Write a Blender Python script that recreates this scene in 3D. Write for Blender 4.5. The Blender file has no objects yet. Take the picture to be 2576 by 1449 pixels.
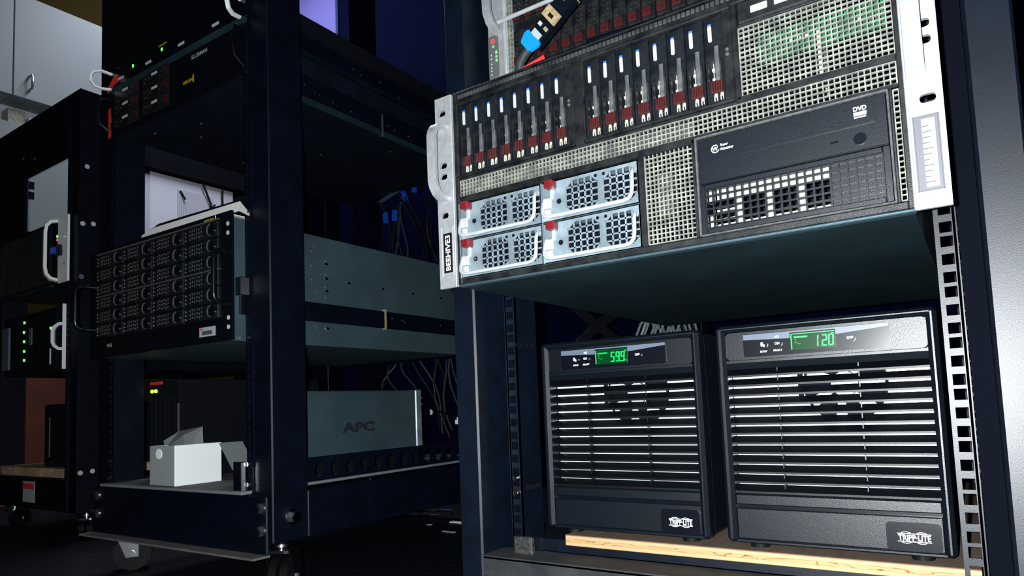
import bpy, math, random
from mathutils import Matrix, Vector
random.seed(7)
SC = bpy.context.scene
COL = SC.collection
MM = 0.001

# ---------------------------------------------------------------- camera
F_PX, W_PX, H_PX, PP_Y = 1717.45, 2576.0, 1449.0, 880.97
PITCH, YAW, ROLL = 0.0790765, 0.5989928, -0.0399264
CAM = Vector((0.24771, -0.70130, 0.31476))
fwd = Vector((-math.sin(YAW)*math.cos(PITCH), math.cos(YAW)*math.cos(PITCH), math.sin(PITCH)))
rt = Vector((math.cos(YAW), math.sin(YAW), 0)); up = rt.cross(fwd)
cr, sr = math.cos(ROLL), math.sin(ROLL)
RT = cr*rt + sr*up; UP = -sr*rt + cr*up
cd = bpy.data.cameras.new('camera'); cam = bpy.data.objects.new('camera', cd); COL.objects.link(cam)
m = Matrix((RT, UP, -fwd)).transposed().to_4x4(); m.translation = CAM
cam.matrix_world = m
cd.sensor_width = 36.0; cd.lens = F_PX/W_PX*36.0
cd.shift_y = (PP_Y - H_PX/2)/W_PX
cd.clip_start = 0.01; cd.clip_end = 50
SC.camera = cam
# ---------------------------------------------------------------- world, phone flash, exposure
wd = bpy.data.worlds.new('world'); SC.world = wd; wd.use_nodes = True
bg = wd.node_tree.nodes['Background']; bg.inputs[0].default_value = (0.10, 0.22, 0.62, 1); bg.inputs[1].default_value = 0.02
fl = bpy.data.lights.new('phone_flash', 'POINT'); fl.energy = 82; fl.shadow_soft_size = 0.004; fl.color = (0.93, 0.97, 1.0)
flo = bpy.data.objects.new('phone_flash', fl); COL.objects.link(flo); flo.location = CAM - 0.022*RT + 0.004*UP
rl = bpy.data.lights.new('added_fill_light', 'AREA'); rl.shape = 'RECTANGLE'; rl.size = 1.2; rl.size_y = 0.12; rl.energy = 24; rl.color = (0.80, 0.86, 1.0)  # fill light added out of view to brighten the far-left cupboards
rlo = bpy.data.objects.new('added_fill_light', rl); COL.objects.link(rlo); rlo.location = (-2.10, 0.95, 2.55)
vs = SC.view_settings; vs.view_transform = 'Standard'; vs.look = 'None'; vs.gamma = 1; vs.use_curve_mapping = False; vs.exposure = 0.0

# ---------------------------------------------------------------- materials
MATS = {}
def mat(name, col, rough=0.5, metal=0.0, bump=0.0, bscale=900, var=0.0, vscale=60, col2=None, spec=0.5, emit=None, es=1.0, alpha=1.0):
    M = bpy.data.materials.new(name); M.use_nodes = True; nt = M.node_tree; p = nt.nodes['Principled BSDF']
    p.inputs['Base Color'].default_value = (*col, 1); p.inputs['Roughness'].default_value = rough
    p.inputs['Metallic'].default_value = metal; p.inputs['Specular IOR Level'].default_value = spec
    if alpha < 1: p.inputs['Alpha'].default_value = alpha
    tc = nt.nodes.new('ShaderNodeTexCoord')
    if var > 0 or col2:
        n = nt.nodes.new('ShaderNodeTexNoise'); n.inputs['Scale'].default_value = vscale; n.inputs['Detail'].default_value = 5
        nt.links.new(tc.outputs['Object'], n.inputs['Vector'])
        r = nt.nodes.new('ShaderNodeValToRGB'); r.color_ramp.elements[0].position = 0.35; r.color_ramp.elements[1].position = 0.68
        c2 = col2 if col2 else tuple(min(1, c*(1+var)) for c in col)
        c1 = col if col2 else tuple(c*(1-var) for c in col)
        r.color_ramp.elements[0].color = (*c1, 1); r.color_ramp.elements[1].color = (*c2, 1)
        nt.links.new(n.outputs['Fac'], r.inputs['Fac']); nt.links.new(r.outputs['Color'], p.inputs['Base Color'])
    if bump > 0:
        n2 = nt.nodes.new('ShaderNodeTexNoise'); n2.inputs['Scale'].default_value = bscale; n2.inputs['Detail'].default_value = 2
        nt.links.new(tc.outputs['Object'], n2.inputs['Vector'])
        b = nt.nodes.new('ShaderNodeBump'); b.inputs['Strength'].default_value = bump; b.inputs['Distance'].default_value = 0.0006
        nt.links.new(n2.outputs['Fac'], b.inputs['Height']); nt.links.new(b.outputs['Normal'], p.inputs['Normal'])
    if emit:
        p.inputs['Emission Color'].default_value = (*emit, 1); p.inputs['Emission Strength'].default_value = es
    MATS[name] = M; return M
mat('rack_paint', (0.0010, 0.0034, 0.0085), 0.41, bump=0.16, bscale=1400, var=0.3, vscale=30, spec=0.42)
mat('gap_shade', (0.0014, 0.0022, 0.0052), 0.9, spec=0.05)  # navy that stands for the shade in the post gaps
mat('chassis_dark', (0.0022, 0.0050, 0.0115), 0.5, var=0.3, vscale=14, spec=0.3)
mat('rack_paint_old', (0.0009, 0.0024, 0.0072), 0.45, bump=0.12, bscale=1200, var=0.3, vscale=25, spec=0.2)
mat('dusty_black', (0.005, 0.007, 0.009), 0.55, bump=0.4, bscale=700, col2=(0.05, 0.05, 0.048), vscale=28)
mat('bezel', (0.0020, 0.0028, 0.0042), 0.40, bump=0.3, bscale=900, col2=(0.014, 0.015, 0.015), vscale=70, spec=0.4)
mat('plastic', (0.0012, 0.0030, 0.0060), 0.37, bump=0.22, bscale=1600, spec=0.5)
mat('slat_black', (0.0009, 0.0016, 0.0030), 0.42, bump=0.2, bscale=1600, spec=0.35)
mat('plastic_smooth', (0.0018, 0.0028, 0.0055), 0.25, spec=0.5)
mat('black_void', (0.003, 0.004, 0.007), 0.9, spec=0.1)
mat('chassis', (0.0065, 0.021, 0.027), 0.5, metal=0.0, var=0.25, vscale=12, spec=0.3)
mat('server_side', (0.042, 0.078, 0.094), 0.5, metal=0.35, var=0.15, vscale=9, bump=0.1, bscale=500)
mat('ear_alu', (0.44, 0.46, 0.48), 0.42, metal=0.55, bump=0.25, bscale=700, var=0.10, vscale=160)
mat('galv', (0.21, 0.27, 0.305), 0.34, metal=0.40, var=0.28, vscale=45, bump=0.06, bscale=120)
mat('galv_bright', (0.72, 0.77, 0.80), 0.24, metal=0.6, var=0.08, vscale=60)
mat('chrome', (0.75, 0.78, 0.80), 0.14, metal=1.0)
mat('steel', (0.42, 0.46, 0.48), 0.32, metal=0.9, var=0.2, vscale=200)
mat('dust_mesh', (0.215, 0.222, 0.185), 0.8, col2=(0.075, 0.082, 0.075), vscale=90, bump=0.4, bscale=600)
mat('dust_white', (0.50, 0.49, 0.39), 0.85, col2=(0.26, 0.26, 0.21), vscale=120)
mat('carrier', (0.003, 0.0045, 0.007), 0.3, col2=(0.010, 0.012, 0.014), vscale=80, spec=0.5)
mat('dust_strip', (0.07, 0.074, 0.074), 0.8, col2=(0.03, 0.034, 0.036), vscale=220)
mat('red_latch', (0.040, 0.0046, 0.0048), 0.45, var=0.3, vscale=200)
mat('red_tab', (0.125, 0.008, 0.010), 0.28, var=0.15, vscale=80)
mat('red_tape', (0.62, 0.03, 0.035), 0.5)
mat('white_label', (0.33, 0.37, 0.385), 0.6)
mat('label_blue', (0.02, 0.10, 0.42), 0.5)
mat('tab_blue', (0.005, 0.22, 0.78), 0.38, bump=0.15, bscale=300)
mat('boot_blue', (0.01, 0.06, 0.45), 0.4)
mat('tape_black', (0.006, 0.006, 0.007), 0.4)
mat('print_white', (0.85, 0.87, 0.88), 0.6)
mat('print_grey', (0.45, 0.48, 0.5), 0.6)
mat('print_dark', (0.012, 0.018, 0.024), 0.5)
mat('print_yellow', (0.62, 0.48, 0.01), 0.6)
mat('pcb', (0.008, 0.10, 0.035), 0.4, var=0.3, vscale=90)
mat('gold', (0.75, 0.58, 0.32), 0.35, metal=0.6, var=0.3, vscale=300)
mat('cable', (0.0022, 0.003, 0.0045), 0.55, spec=0.25)
mat('cable_grey', (0.10, 0.12, 0.125), 0.5)
mat('cable_teal', (0.006, 0.026, 0.028), 0.6)
mat('led_green', (0.01, 0.3, 0.02), 0.4, emit=(0.15, 1.0, 0.12), es=2.2)
mat('led_yellow', (0.3, 0.4, 0.02), 0.4, emit=(0.65, 1.0, 0.05), es=1.6)
mat('led_red', (0.5, 0.02, 0.02), 0.4, emit=(1.0, 0.10, 0.08), es=0.9)
mat('led_blue', (0.02, 0.05, 0.4), 0.4, emit=(0.05, 0.10, 1.0), es=0.35)
mat('lcd_back', (0.0, 0.02, 0.004), 0.25, emit=(0.0, 0.55, 0.10), es=0.055)
mat('lcd_on', (0.0, 0.3, 0.05), 0.4, emit=(0.0, 1.0, 0.14), es=0.85)
mat('lcd_dim', (0.0, 0.2, 0.04), 0.4, emit=(0.0, 1.0, 0.14), es=0.28)
mat('panel_grey', (0.085, 0.11, 0.15), 0.4)
mat('fan_plate', (0.72, 0.75, 0.78), 0.35, metal=0.3)
mat('white_paint', (0.70, 0.70, 0.68), 0.5)
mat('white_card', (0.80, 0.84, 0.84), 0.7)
mat('ear_pale', (0.74, 0.77, 0.76), 0.5)
mat('grey_card', (0.26, 0.29, 0.29), 0.7)
mat('paper_dim', (0.13, 0.15, 0.155), 0.7)
mat('cabinet_white', (0.21, 0.235, 0.24), 0.55)
mat('wall_white', (0.74, 0.74, 0.82), 0.8)
mat('wall_blue', (0.0012, 0.0024, 0.016), 0.9, var=0.15, vscale=3, spec=0.02)
mat('wall_brown', (0.030, 0.021, 0.006), 0.9, spec=0.02)
mat('lilac', (0.135, 0.125, 0.40), 0.8)
mat('orange_paint', (0.085, 0.016, 0.005), 0.6, var=0.25, vscale=10)
mat('ledge_dust', (0.10, 0.095, 0.09), 0.8, var=0.25, vscale=20, bump=0.2, bscale=200)
mat('ledge_dark', (0.006, 0.008, 0.010), 0.7, col2=(0.022, 0.023, 0.023), vscale=25, bump=0.6, bscale=500)
mat('scratch_block', (0.006, 0.007, 0.008), 0.5, col2=(0.05, 0.05, 0.05), vscale=260, bump=0.6, bscale=300)
mat('rubber', (0.0015, 0.002, 0.003), 0.6, spec=0.15)
mat('grey_sleeve', (0.018, 0.021, 0.023), 0.6, spec=0.25)
mat('ear_recess', (0.085, 0.088, 0.10), 0.6)
mat('ear_stroke', (0.030, 0.033, 0.040), 0.6)
mat('control_grey', (0.085, 0.095, 0.10), 0.5)

def wood_edge():
    M = mat('plywood_edge', (0.62, 0.42, 0.20), 0.7); nt = M.node_tree; p = nt.nodes['Principled BSDF']
    tc = nt.nodes.new('ShaderNodeTexCoord')
    sx = nt.nodes.new('ShaderNodeSeparateXYZ'); nt.links.new(tc.outputs['Object'], sx.inputs[0])
    w = nt.nodes.new('ShaderNodeTexNoise'); w.inputs['Scale'].default_value = 14; w.inputs['Detail'].default_value = 3; w.inputs['Distortion'].default_value = 0.4
    mp = nt.nodes.new('ShaderNodeMapping'); mp.inputs['Scale'].default_value = (1, 1, 6); nt.links.new(tc.outputs['Object'], mp.inputs[0]); nt.links.new(mp.outputs[0], w.inputs['Vector'])
    mu = nt.nodes.new('ShaderNodeMath'); mu.operation = 'MULTIPLY'; mu.inputs[1].default_value = 62; nt.links.new(w.outputs['Fac'], mu.inputs[0])
    si = nt.nodes.new('ShaderNodeMath'); si.operation = 'SINE'; nt.links.new(mu.outputs[0], si.inputs[0])
    r = nt.nodes.new('ShaderNodeValToRGB'); e = r.color_ramp.elements
    e[0].position = 0.0; e[0].color = (0.40, 0.24, 0.105, 1); e[1].position = 1.0; e[1].color = (0.13, 0.05, 0.016, 1)
    k = e.new(0.82); k.color = (0.36, 0.20, 0.075, 1)
    nt.links.new(si.outputs[0], r.inputs['Fac'])
    # plies: wild grain only in the middle ply
    zz = nt.nodes.new('ShaderNodeMath'); zz.operation = 'MULTIPLY'; zz.inputs[1].default_value = 1/0.0125; nt.links.new(sx.outputs['Z'], zz.inputs[0])
    ply = nt.nodes.new('ShaderNodeValToRGB'); ply.color_ramp.interpolation = 'CONSTANT'; q = ply.color_ramp.elements
    q[0].position = 0.0; q[0].color = (0, 0, 0, 1); q[1].position = 0.34; q[1].color = (1, 1, 1, 1); q2 = q.new(0.62); q2.color = (0, 0, 0, 1)
    nt.links.new(zz.outputs[0], ply.inputs['Fac'])
    l = nt.nodes.new('ShaderNodeValToRGB'); l.color_ramp.interpolation = 'LINEAR'; f = l.color_ramp.elements
    f[0].position = 0.0; f[0].color = (0.42, 0.265, 0.125, 1); f[1].position = 1.0; f[1].color = (0.19, 0.095, 0.045, 1)
    for pos, c in ((0.30, (0.74, 0.55, 0.31)), (0.335, (0.50, 0.28, 0.12)), (0.36, (0.70, 0.50, 0.28)), (0.62, (0.45, 0.25, 0.11)), (0.66, (0.74, 0.55, 0.32)), (0.88, (0.72, 0.52, 0.30)), (0.92, (0.42, 0.24, 0.13))):
        k = f.new(pos); k.color = (c[0]*.58, c[1]*.52, c[2]*.45, 1)
    nt.links.new(zz.outputs[0], l.inputs['Fac'])
    mx = nt.nodes.new('ShaderNodeMixRGB'); nt.links.new(ply.outputs['Color'], mx.inputs[0]); nt.links.new(l.outputs['Color'], mx.inputs[1]); nt.links.new(r.outputs['Color'], mx.inputs[2])
    # top face: grey weathered veneer
    ge = nt.nodes.new('ShaderNodeNewGeometry'); sg = nt.nodes.new('ShaderNodeSeparateXYZ'); nt.links.new(ge.outputs['True Normal'], sg.inputs[0])
    gt = nt.nodes.new('ShaderNodeMath'); gt.operation = 'GREATER_THAN'; gt.inputs[1].default_value = 0.7; nt.links.new(sg.outputs['Z'], gt.inputs[0])
    v = nt.nodes.new('ShaderNodeTexNoise'); v.inputs['Scale'].default_value = 40; v.inputs['Detail'].default_value = 6
    mp2 = nt.nodes.new('ShaderNodeMapping'); mp2.inputs['Scale'].default_value = (4, 0.6, 1); nt.links.new(tc.outputs['Object'], mp2.inputs[0]); nt.links.new(mp2.outputs[0], v.inputs['Vector'])
    vr = nt.nodes.new('ShaderNodeValToRGB'); vr.color_ramp.elements[0].color = (0.06, 0.04, 0.026, 1); vr.color_ramp.elements[1].color = (0.15, 0.105, 0.07, 1)
    nt.links.new(v.outputs['Fac'], vr.inputs['Fac'])
    m2 = nt.nodes.new('ShaderNodeMixRGB'); nt.links.new(gt.outputs[0], m2.inputs[0]); nt.links.new(mx.outputs[0], m2.inputs[1]); nt.links.new(vr.outputs['Color'], m2.inputs[2])
    nt.links.new(m2.outputs[0], p.inputs['Base Color'])
wood_edge()
mat('orange_wood', (0.40, 0.27, 0.15), 0.7, var=0.3, vscale=25)
def floor_mat():
    M = mat('floor_tile', (0.010, 0.016, 0.030), 0.55, spec=0.2); nt = M.node_tree; p = nt.nodes['Principled BSDF']
    tc = nt.nodes.new('ShaderNodeTexCoord'); v = nt.nodes.new('ShaderNodeTexVoronoi'); v.inputs['Scale'].default_value = 42; v.inputs['Randomness'].default_value = 0.25
    nt.links.new(tc.outputs['Object'], v.inputs['Vector'])
    r = nt.nodes.new('ShaderNodeValToRGB'); r.color_ramp.elements[0].position = 0.25; r.color_ramp.elements[1].position = 0.6
    r.color_ramp.elements[0].color = (0.0012, 0.0026, 0.0060, 1); r.color_ramp.elements[1].color = (0.0050, 0.0080, 0.0150, 1)
    nt.links.new(v.outputs['Distance'], r.inputs['Fac']); nt.links.new(r.outputs['Color'], p.inputs['Base Color'])
    b = nt.nodes.new('ShaderNodeBump'); b.inputs['Strength'].default_value = 0.5; b.inputs['Distance'].default_value = 0.002
    nt.links.new(v.outputs['Distance'], b.inputs['Height']); nt.links.new(b.outputs['Normal'], p.inputs['Normal'])
floor_mat()

# ---------------------------------------------------------------- geometry collector (millimetres)
class G:
    def __init__(s): s.v = []; s.f = []
    def add(s, vs, fs):
        n = len(s.v); s.v += [tuple(p) for p in vs]; s.f += [tuple(i+n for i in f) for f in fs]; return s
    def box(s, x0, x1, y0, y1, z0, z1, c=0.0):
        if x0 > x1: x0, x1 = x1, x0
        if y0 > y1: y0, y1 = y1, y0
        if z0 > z1: z0, z1 = z1, z0
        c = min(c, 0.45*min(x1-x0, y1-y0, z1-z0))
        if c <= 0:
            v = [(x, y, z) for x in (x0, x1) for y in (y0, y1) for z in (z0, z1)]
            return s.add(v, [(0, 1, 3, 2), (4, 6, 7, 5), (0, 4, 5, 1), (2, 3, 7, 6), (0, 2, 6, 4), (1, 5, 7, 3)])
        X, Y, Z = (x0, x1), (y0, y1), (z0, z1); v = []; idx = {}
        for i in (0, 1):
            for j in (0, 1):
                for k in (0, 1):
                    sx, sy, sz = 1-2*i, 1-2*j, 1-2*k
                    idx[i, j, k] = len(v)
                    v += [(X[i], Y[j]+sy*c, Z[k]+sz*c), (X[i]+sx*c, Y[j], Z[k]+sz*c), (X[i]+sx*c, Y[j]+sy*c, Z[k])]
        q = lambda i, j, k, a: idx[i, j, k]+a
        f = []
        for i in (0, 1):
            f.append((q(i, 0, 0, 0), q(i, 1, 0, 0), q(i, 1, 1, 0), q(i, 0, 1, 0)))
            f.append((q(0, i, 0, 1), q(1, i, 0, 1), q(1, i, 1, 1), q(0, i, 1, 1)))
            f.append((q(0, 0, i, 2), q(1, 0, i, 2), q(1, 1, i, 2), q(0, 1, i, 2)))
        for a in (0, 1):
            for b in (0, 1):
                f.append((q(a, b, 0, 0), q(a, b, 1, 0), q(a, b, 1, 1), q(a, b, 0, 1)))
                f.append((q(a, 0, b, 0), q(a, 1, b, 0), q(a, 1, b, 2), q(a, 0, b, 2)))
                f.append((q(0, a, b, 1), q(1, a, b, 1), q(1, a, b, 2), q(0, a, b, 2)))
                for k in (0, 1): f.append((q(a, b, k, 0), q(a, b, k, 1), q(a, b, k, 2)))
        return s.add(v, f)
    def prism(s, pts, ax, a, b):
        n = len(pts)
        def p3(p, t): return {'x': (t, p[0], p[1]), 'y': (p[0], t, p[1]), 'z': (p[0], p[1], t)}[ax]
        v = [p3(p, a) for p in pts]+[p3(p, b) for p in pts]
        return s.add(v, [tuple(range(n)), tuple(range(2*n-1, n-1, -1))]+[(i, (i+1) % n, (i+1) % n+n, i+n) for i in range(n)])
    def rrect(s, x0, x1, z0, z1, r, y0, y1, ax='y', seg=4):
        pts = []
        for cx, cz, a0 in ((x1-r, z1-r, 0), (x0+r, z1-r, 90), (x0+r, z0+r, 180), (x1-r, z0+r, 270)):
            for k in range(seg+1):
                a = math.radians(a0+90*k/seg); pts.append((cx+r*math.cos(a), cz+r*math.sin(a)))
        return s.prism(pts, ax, y0, y1)
    def cyl(s, cx, cz, r, ax, a, b, n=16, ph=0.0):
        return s.prism([(cx+r*math.cos(2*math.pi*k/n+ph), cz+r*math.sin(2*math.pi*k/n+ph)) for k in range(n)], ax, a, b)
    def sweep(s, path, prof, upv=(0, 0, 1), closed=False):
        P = [Vector(p) for p in path]; n = len(prof); v = []; f = []
        U = Vector(upv).normalized()
        for i, p in enumerate(P):
            t = (P[min(i+1, len(P)-1)]-P[max(i-1, 0)]).normalized()
            a = U - t*U.dot(t)
            if a.length < 1e-4: a = t.orthogonal()
            a.normalize(); b = t.cross(a); U = a
            sc = 1.0
            if 0 < i < len(P)-1:
                d = (P[i]-P[i-1]).normalized().dot((P[i+1]-P[i]).normalized()); sc = 1/max(0.6, math.sqrt(max(0.0, (1+d)/2)))
            for (pu, pv) in prof: v.append(tuple(p+a*pu*1.0+b*pv*1.0))
        for i in range(len(P)-1):
            for k in range(n): f.append((i*n+k, i*n+(k+1) % n, (i+1)*n+(k+1) % n, (i+1)*n+k))
        f.append(tuple(range(n-1, -1, -1))); f.append(tuple(range((len(P)-1)*n, len(P)*n)))
        return s.add(v, f)
    def tube(s, path, r, n=8, upv=(0.3, 0.2, 1)):
        return s.sweep(path, [(r*math.cos(2*math.pi*k/n), r*math.sin(2*math.pi*k/n)) for k in range(n)], upv)
    def holed(s, x0, x1, z0, z1, y0, y1, holes, ax='y', c=0.0):
        """plate with one column of rectangular holes (cx, cz, w, h), corner cut c; ax = thin axis"""
        def B(a0, a1, b0, b1):
            if a1-a0 < 1e-6 or b1-b0 < 1e-6: return
            if ax == 'y': s.box(a0, a1, y0, y1, b0, b1)
            else: s.box(y0, y1, a0, a1, b0, b1)
        hs = sorted(holes, key=lambda h: h[1]); z = z0
        for cx, cz, w, h in hs:
            B(x0, x1, z, cz-h/2); B(x0, cx-w/2, cz-h/2, cz+h/2); B(cx+w/2, x1, cz-h/2, cz+h/2); z = cz+h/2
            if c > 0:
                for sx in (-1, 1):
                    for sz in (-1, 1):
                        X, Z = cx+sx*w/2, cz+sz*h/2
                        s.prism([(X, Z), (X-sx*c, Z), (X-sx*c*0.3, Z-sz*c*0.3), (X, Z-sz*c)], ax, y0, y1)
        B(x0, x1, z, z1); return s
    def grid(s, x0, x1, z0, z1, px, pz, w, y0, y1, wz=None, yz=None):
        nx = max(1, round((x1-x0)/px)); nz = max(1, round((z1-z0)/pz)); wz = wz or w
        for i in range(nx+1):
            x = x0+(x1-x0)*i/nx; s.box(x-w/2, x+w/2, y0, y1, z0, z1)
        a, b = yz if yz else (y0+0.15, y1)
        for k in range(nz+1):
            z = z0+(z1-z0)*k/nz; s.box(x0, x1, a, b, z-wz/2, z+wz/2)
        return s

class Frame:
    def __init__(s, yaw, loc): s.yaw = yaw; s.loc = Vector(loc); s.R = Matrix.Rotation(yaw, 3, 'Z')
    def w(s, p): return (s.R @ Vector(p) + s.loc)*MM
FA = Frame(0.0, (0, 0, 0)); FB = Frame(0.0169, (-1019.5, -31.4, 0)); FC = Frame(0.0, (-2027, 146, 0)); FW = FA

def thing(name, label, cat, fr, org, group=None):
    o = bpy.data.objects.new(name, None); o.empty_display_size = 0.02; COL.objects.link(o)
    o.location = fr.w(org); o.rotation_euler = (0, 0, fr.yaw)
    o['label'] = label; o['category'] = cat
    if group: o['group'] = group
    ORG[o.name] = (Vector(org), fr); return o
ORG = {}
def mesh_obj(name, g, m, org, smooth=False):
    me = bpy.data.meshes.new(name)
    me.from_pydata([((x-org[0])*MM, (y-org[1])*MM, (z-org[2])*MM) for x, y, z in g.v], [], g.f)
    import bmesh
    b = bmesh.new(); b.from_mesh(me); bmesh.ops.recalc_face_normals(b, faces=b.faces); b.to_mesh(me); b.free()
    me.materials.append(MATS[m])
    if smooth:
        me.polygons.foreach_set('use_smooth', [True]*len(me.polygons)); me.set_sharp_from_angle(angle=0.7)
    o = bpy.data.objects.new(name, me); COL.objects.link(o); return o
def part(name, g, m, parent, label=None, smooth=False, kind=None):
    org, fr = ORG[parent.name]
    o = mesh_obj(name, g, m, org, smooth); o.parent = parent; ORG[o.name] = (org, fr)
    if label: o['label'] = label
    if kind: o['kind'] = kind
    return o
def solo(name, label, cat, g, m, fr, org, group=None, smooth=False):
    o = mesh_obj(name, g, m, org, smooth); o.location = fr.w(org); o.rotation_euler = (0, 0, fr.yaw)
    o['label'] = label; o['category'] = cat
    if group: o['group'] = group
    ORG[o.name] = (Vector(org), fr); return o
def struct(name, g, m, fr=FW, org=(0, 0, 0)):
    o = mesh_obj(name, g, m, org); o.location = fr.w(org); o.rotation_euler = (0, 0, fr.yaw); o['kind'] = 'structure'; ORG[o.name] = (Vector(org), fr); return o
def dup_part(o, parent, d):
    c = o.copy(); COL.objects.link(c); c.parent = parent; c.location = Vector(o.location)+Vector(d)*MM; ORG[c.name] = ORG[o.name]
    for ch in o.children:
        k = ch.copy(); COL.objects.link(k); k.parent = c; ORG[k.name] = ORG[ch.name]
    return c
def text(name, s, m, parent, o, w, h, ux=(1, 0, 0), uz=(0, 0, 1), th=0.25, bold=0.0, label=None):
    cu = bpy.data.curves.new('t', 'FONT'); cu.body = s; cu.size = 1.0; cu.extrude = 0.0; cu.offset = bold; cu.resolution_u = 3
    ob = bpy.data.objects.new('t', cu); COL.objects.link(ob); bpy.context.view_layer.update()
    dg = bpy.context.evaluated_depsgraph_get(); me = bpy.data.meshes.new_from_object(ob.evaluated_get(dg))
    bpy.data.objects.remove(ob); bpy.data.curves.remove(cu)
    xs = [v.co.x for v in me.vertices]; ys = [v.co.y for v in me.vertices]
    x0, x1, y0, y1 = min(xs), max(xs), min(ys), max(ys)
    U, Z = Vector(ux), Vector(uz); N = U.cross(Z); O = Vector(o)
    g = G(); n = len(me.vertices); V = []
    for v in me.vertices:
        p = O+U*((v.co.x-x0)/(x1-x0)*w)+Z*((v.co.y-y0)/(y1-y0)*h); V.append(p+N*th)
    for v in list(V): pass
    g.v = [tuple(p) for p in V]; g.f = [tuple(p.vertices) for p in me.polygons]
    bpy.data.meshes.remove(me)
    org, fr = ORG[parent.name]
    me2 = bpy.data.meshes.new(name); me2.from_pydata([tuple((Vector(p)-org)*MM) for p in g.v], [], g.f); me2.materials.append(MATS[m])
    ob = bpy.data.objects.new(name, me2); COL.objects.link(ob); ob.parent = parent; ORG[ob.name] = (org, fr)
    if label: ob['label'] = label
    return ob
HZ = []   # rack hole heights, absolute mm
z = 470.0+44.45*14; i = 0
while z > 120:
    HZ.append(z); z -= (15.875, 12.7, 15.875)[i % 3]; i += 1
# ================================================================ room shell
struct('floor', G().box(-3300, 2200, -1600, 1700, -30, 0), 'floor_tile')
struct('wall_back', G().box(-3300, 2200, 1500, 1560, 0, 2700), 'wall_blue')
struct('wall_left', G().box(-3120, -3060, -1600, 1500, 0, 2700), 'wall_brown')
struct('wall_right', G().box(2140, 2200, -1600, 1500, 0, 2700), 'wall_blue')
struct('ceiling', G().box(-3300, 2200, -1600, 1560, 2700, 2750), 'wall_blue')

# ================================================================ racks
def caster(par, x, y, ztop, ang=0.0, r=36):
    """swivel caster hanging below (x, y, ztop), wheel on the floor"""
    ca, sa = math.cos(ang), math.sin(ang)
    def rot(g):
        g.v = [(x+(a-x)*ca-(b-y)*sa, y+(a-x)*sa+(b-y)*ca, c) for a, b, c in g.v]; return g
    g = G().cyl(x, y, 9, 'z', ztop-16, ztop, 14); g.cyl(x, y, 24, 'z', ztop-9, ztop-4, 20)
    part('caster_stem', rot(g), 'chrome', par, smooth=True)
    g = G(); yo = 16
    g.rrect(x-22, x+22, y-20, y+yo+16, 10, ztop-20, ztop-15, 'z')
    for s in (-1, 1):
        g.prism([(y-18, ztop-16), (y+28, ztop-16), (y+yo+12, r-8), (y+yo-12, r-8)], 'x', x+s*19, x+s*22)
    g.cyl(y+yo, r, 6, 'x', x-26, x+26, 8)
    fo = part('caster_fork', rot(g), 'chrome', par, 'shiny chrome swivel fork')
    g = G()
    for s in (-1, 1): g.cyl(y+yo, r, r, 'x', x+s*3, x+s*17, 28)
    g.cyl(y+yo, r, r*0.5, 'x', x-18, x+18, 18)
    part('caster_wheel', rot(g), 'rubber', par, smooth=True)

def make_rack(fr, label, py, ry, xi, xo, top, yrear, paint, base, zb=100, top_sides=(-1, 1)):
    """open four-post rack: py post front, ry rail plane, xi..xo post width, yrear rear rail plane"""
    t = thing('server_rack', label, 'rack', fr, (0, py, 0))
    for s in (-1, 1):
        part('front_post', G().box(s*xi, s*xo, py, py+73, zb, top, 2.2), paint, t)
        part('rear_post', G().box(s*xi, s*xo, yrear, yrear+73, zb, top, 2.2), paint, t)
        for yy, d in ((ry, 1), (yrear-2, -1)):
            g = G().holed(*(sorted((s*224, s*240))), 122, top-20, yy, yy+2, [(s*232.55, z, 9.5, 9.5) for z in HZ if 130 < z < top-30])
            y2 = yy+46*d
            if not (fr is FA and s > 0 and d > 0): g.box(s*224, s*226, min(yy, y2), max(yy, y2), 122, top-20)
            g.box(s*238, s*241, min(yy, yy+30*d), max(yy, yy+30*d), 122, top-20)
            part('mounting_rail', g, paint, t)
        part('side_beam', G().box(s*(xo-6), s*xo, py+73, yrear, zb, zb+80, 1.5), paint, t)
        if s in top_sides: part('top_side_beam', G().box(s*(xo-40), s*xo, py+73, yrear, top, top+38, 1.5), paint, t)
    part('rear_beam', G().box(-xi, xi, yrear+40, yrear+73, zb, zb+38, 1.5), paint, t)
    part('top_beam', G().box(-xo, xo, py, py+73, top-2, top+40, 3), paint, t)
    part('top_beam', G().box(-xo, xo, yrear, yrear+73, top-2, top+40, 3), paint, t)
    return t

# ---- rack A: the near rack on the right
RA = make_rack(FA, 'black rack holding the two UPS towers on a plywood board', -39, 0, 258.5, 291.5, 1900, 745, 'rack_paint', 0, zb=62)
part('bottom_beam', G().box(-258.5, 258.5, -39, -32, 112, 137, 1.5).box(-258.5, 258.5, -39, 8, 133.5, 137.2), 'ledge_dark', RA, 'dusty black bottom beam with a ledge')
part('kick_plate', G().box(-291, 291, -45, -39.5, 62, 108, 2.0), 'rack_paint', RA)
part('corner_bracket', G().box(-229, -203, -16, -9, 132, 157, 1.2), 'scratch_block', RA, 'scratched dusty square corner bracket')
for s in (-1, 1): part('gap_shade_strip', G().box(s*241.5, s*258, 26, 30, 122, 1880), 'gap_shade', RA)  # dark strips added behind the gaps, their shade put in as colour
part('base_tray', G().box(-255, 255, 34, 745, 132, 146.5), 'rack_paint', RA)
g = G().box(-226.6, -223.4, 10, 40, 209, 214)
part('rail_slot', g, 'black_void', RA)
g = G()
for k in range(4): g.cyl(-2+12*k, 388, 2.4, 'x', -223.9, -223.2, 10)
part('rail_hole_row', g, 'black_void', RA)
for zz in (198, 216): part('rack_screw', G().cyl(-232, zz+8, 3.2, 'y', -4, 0, 10), 'chrome', RA)
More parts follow.
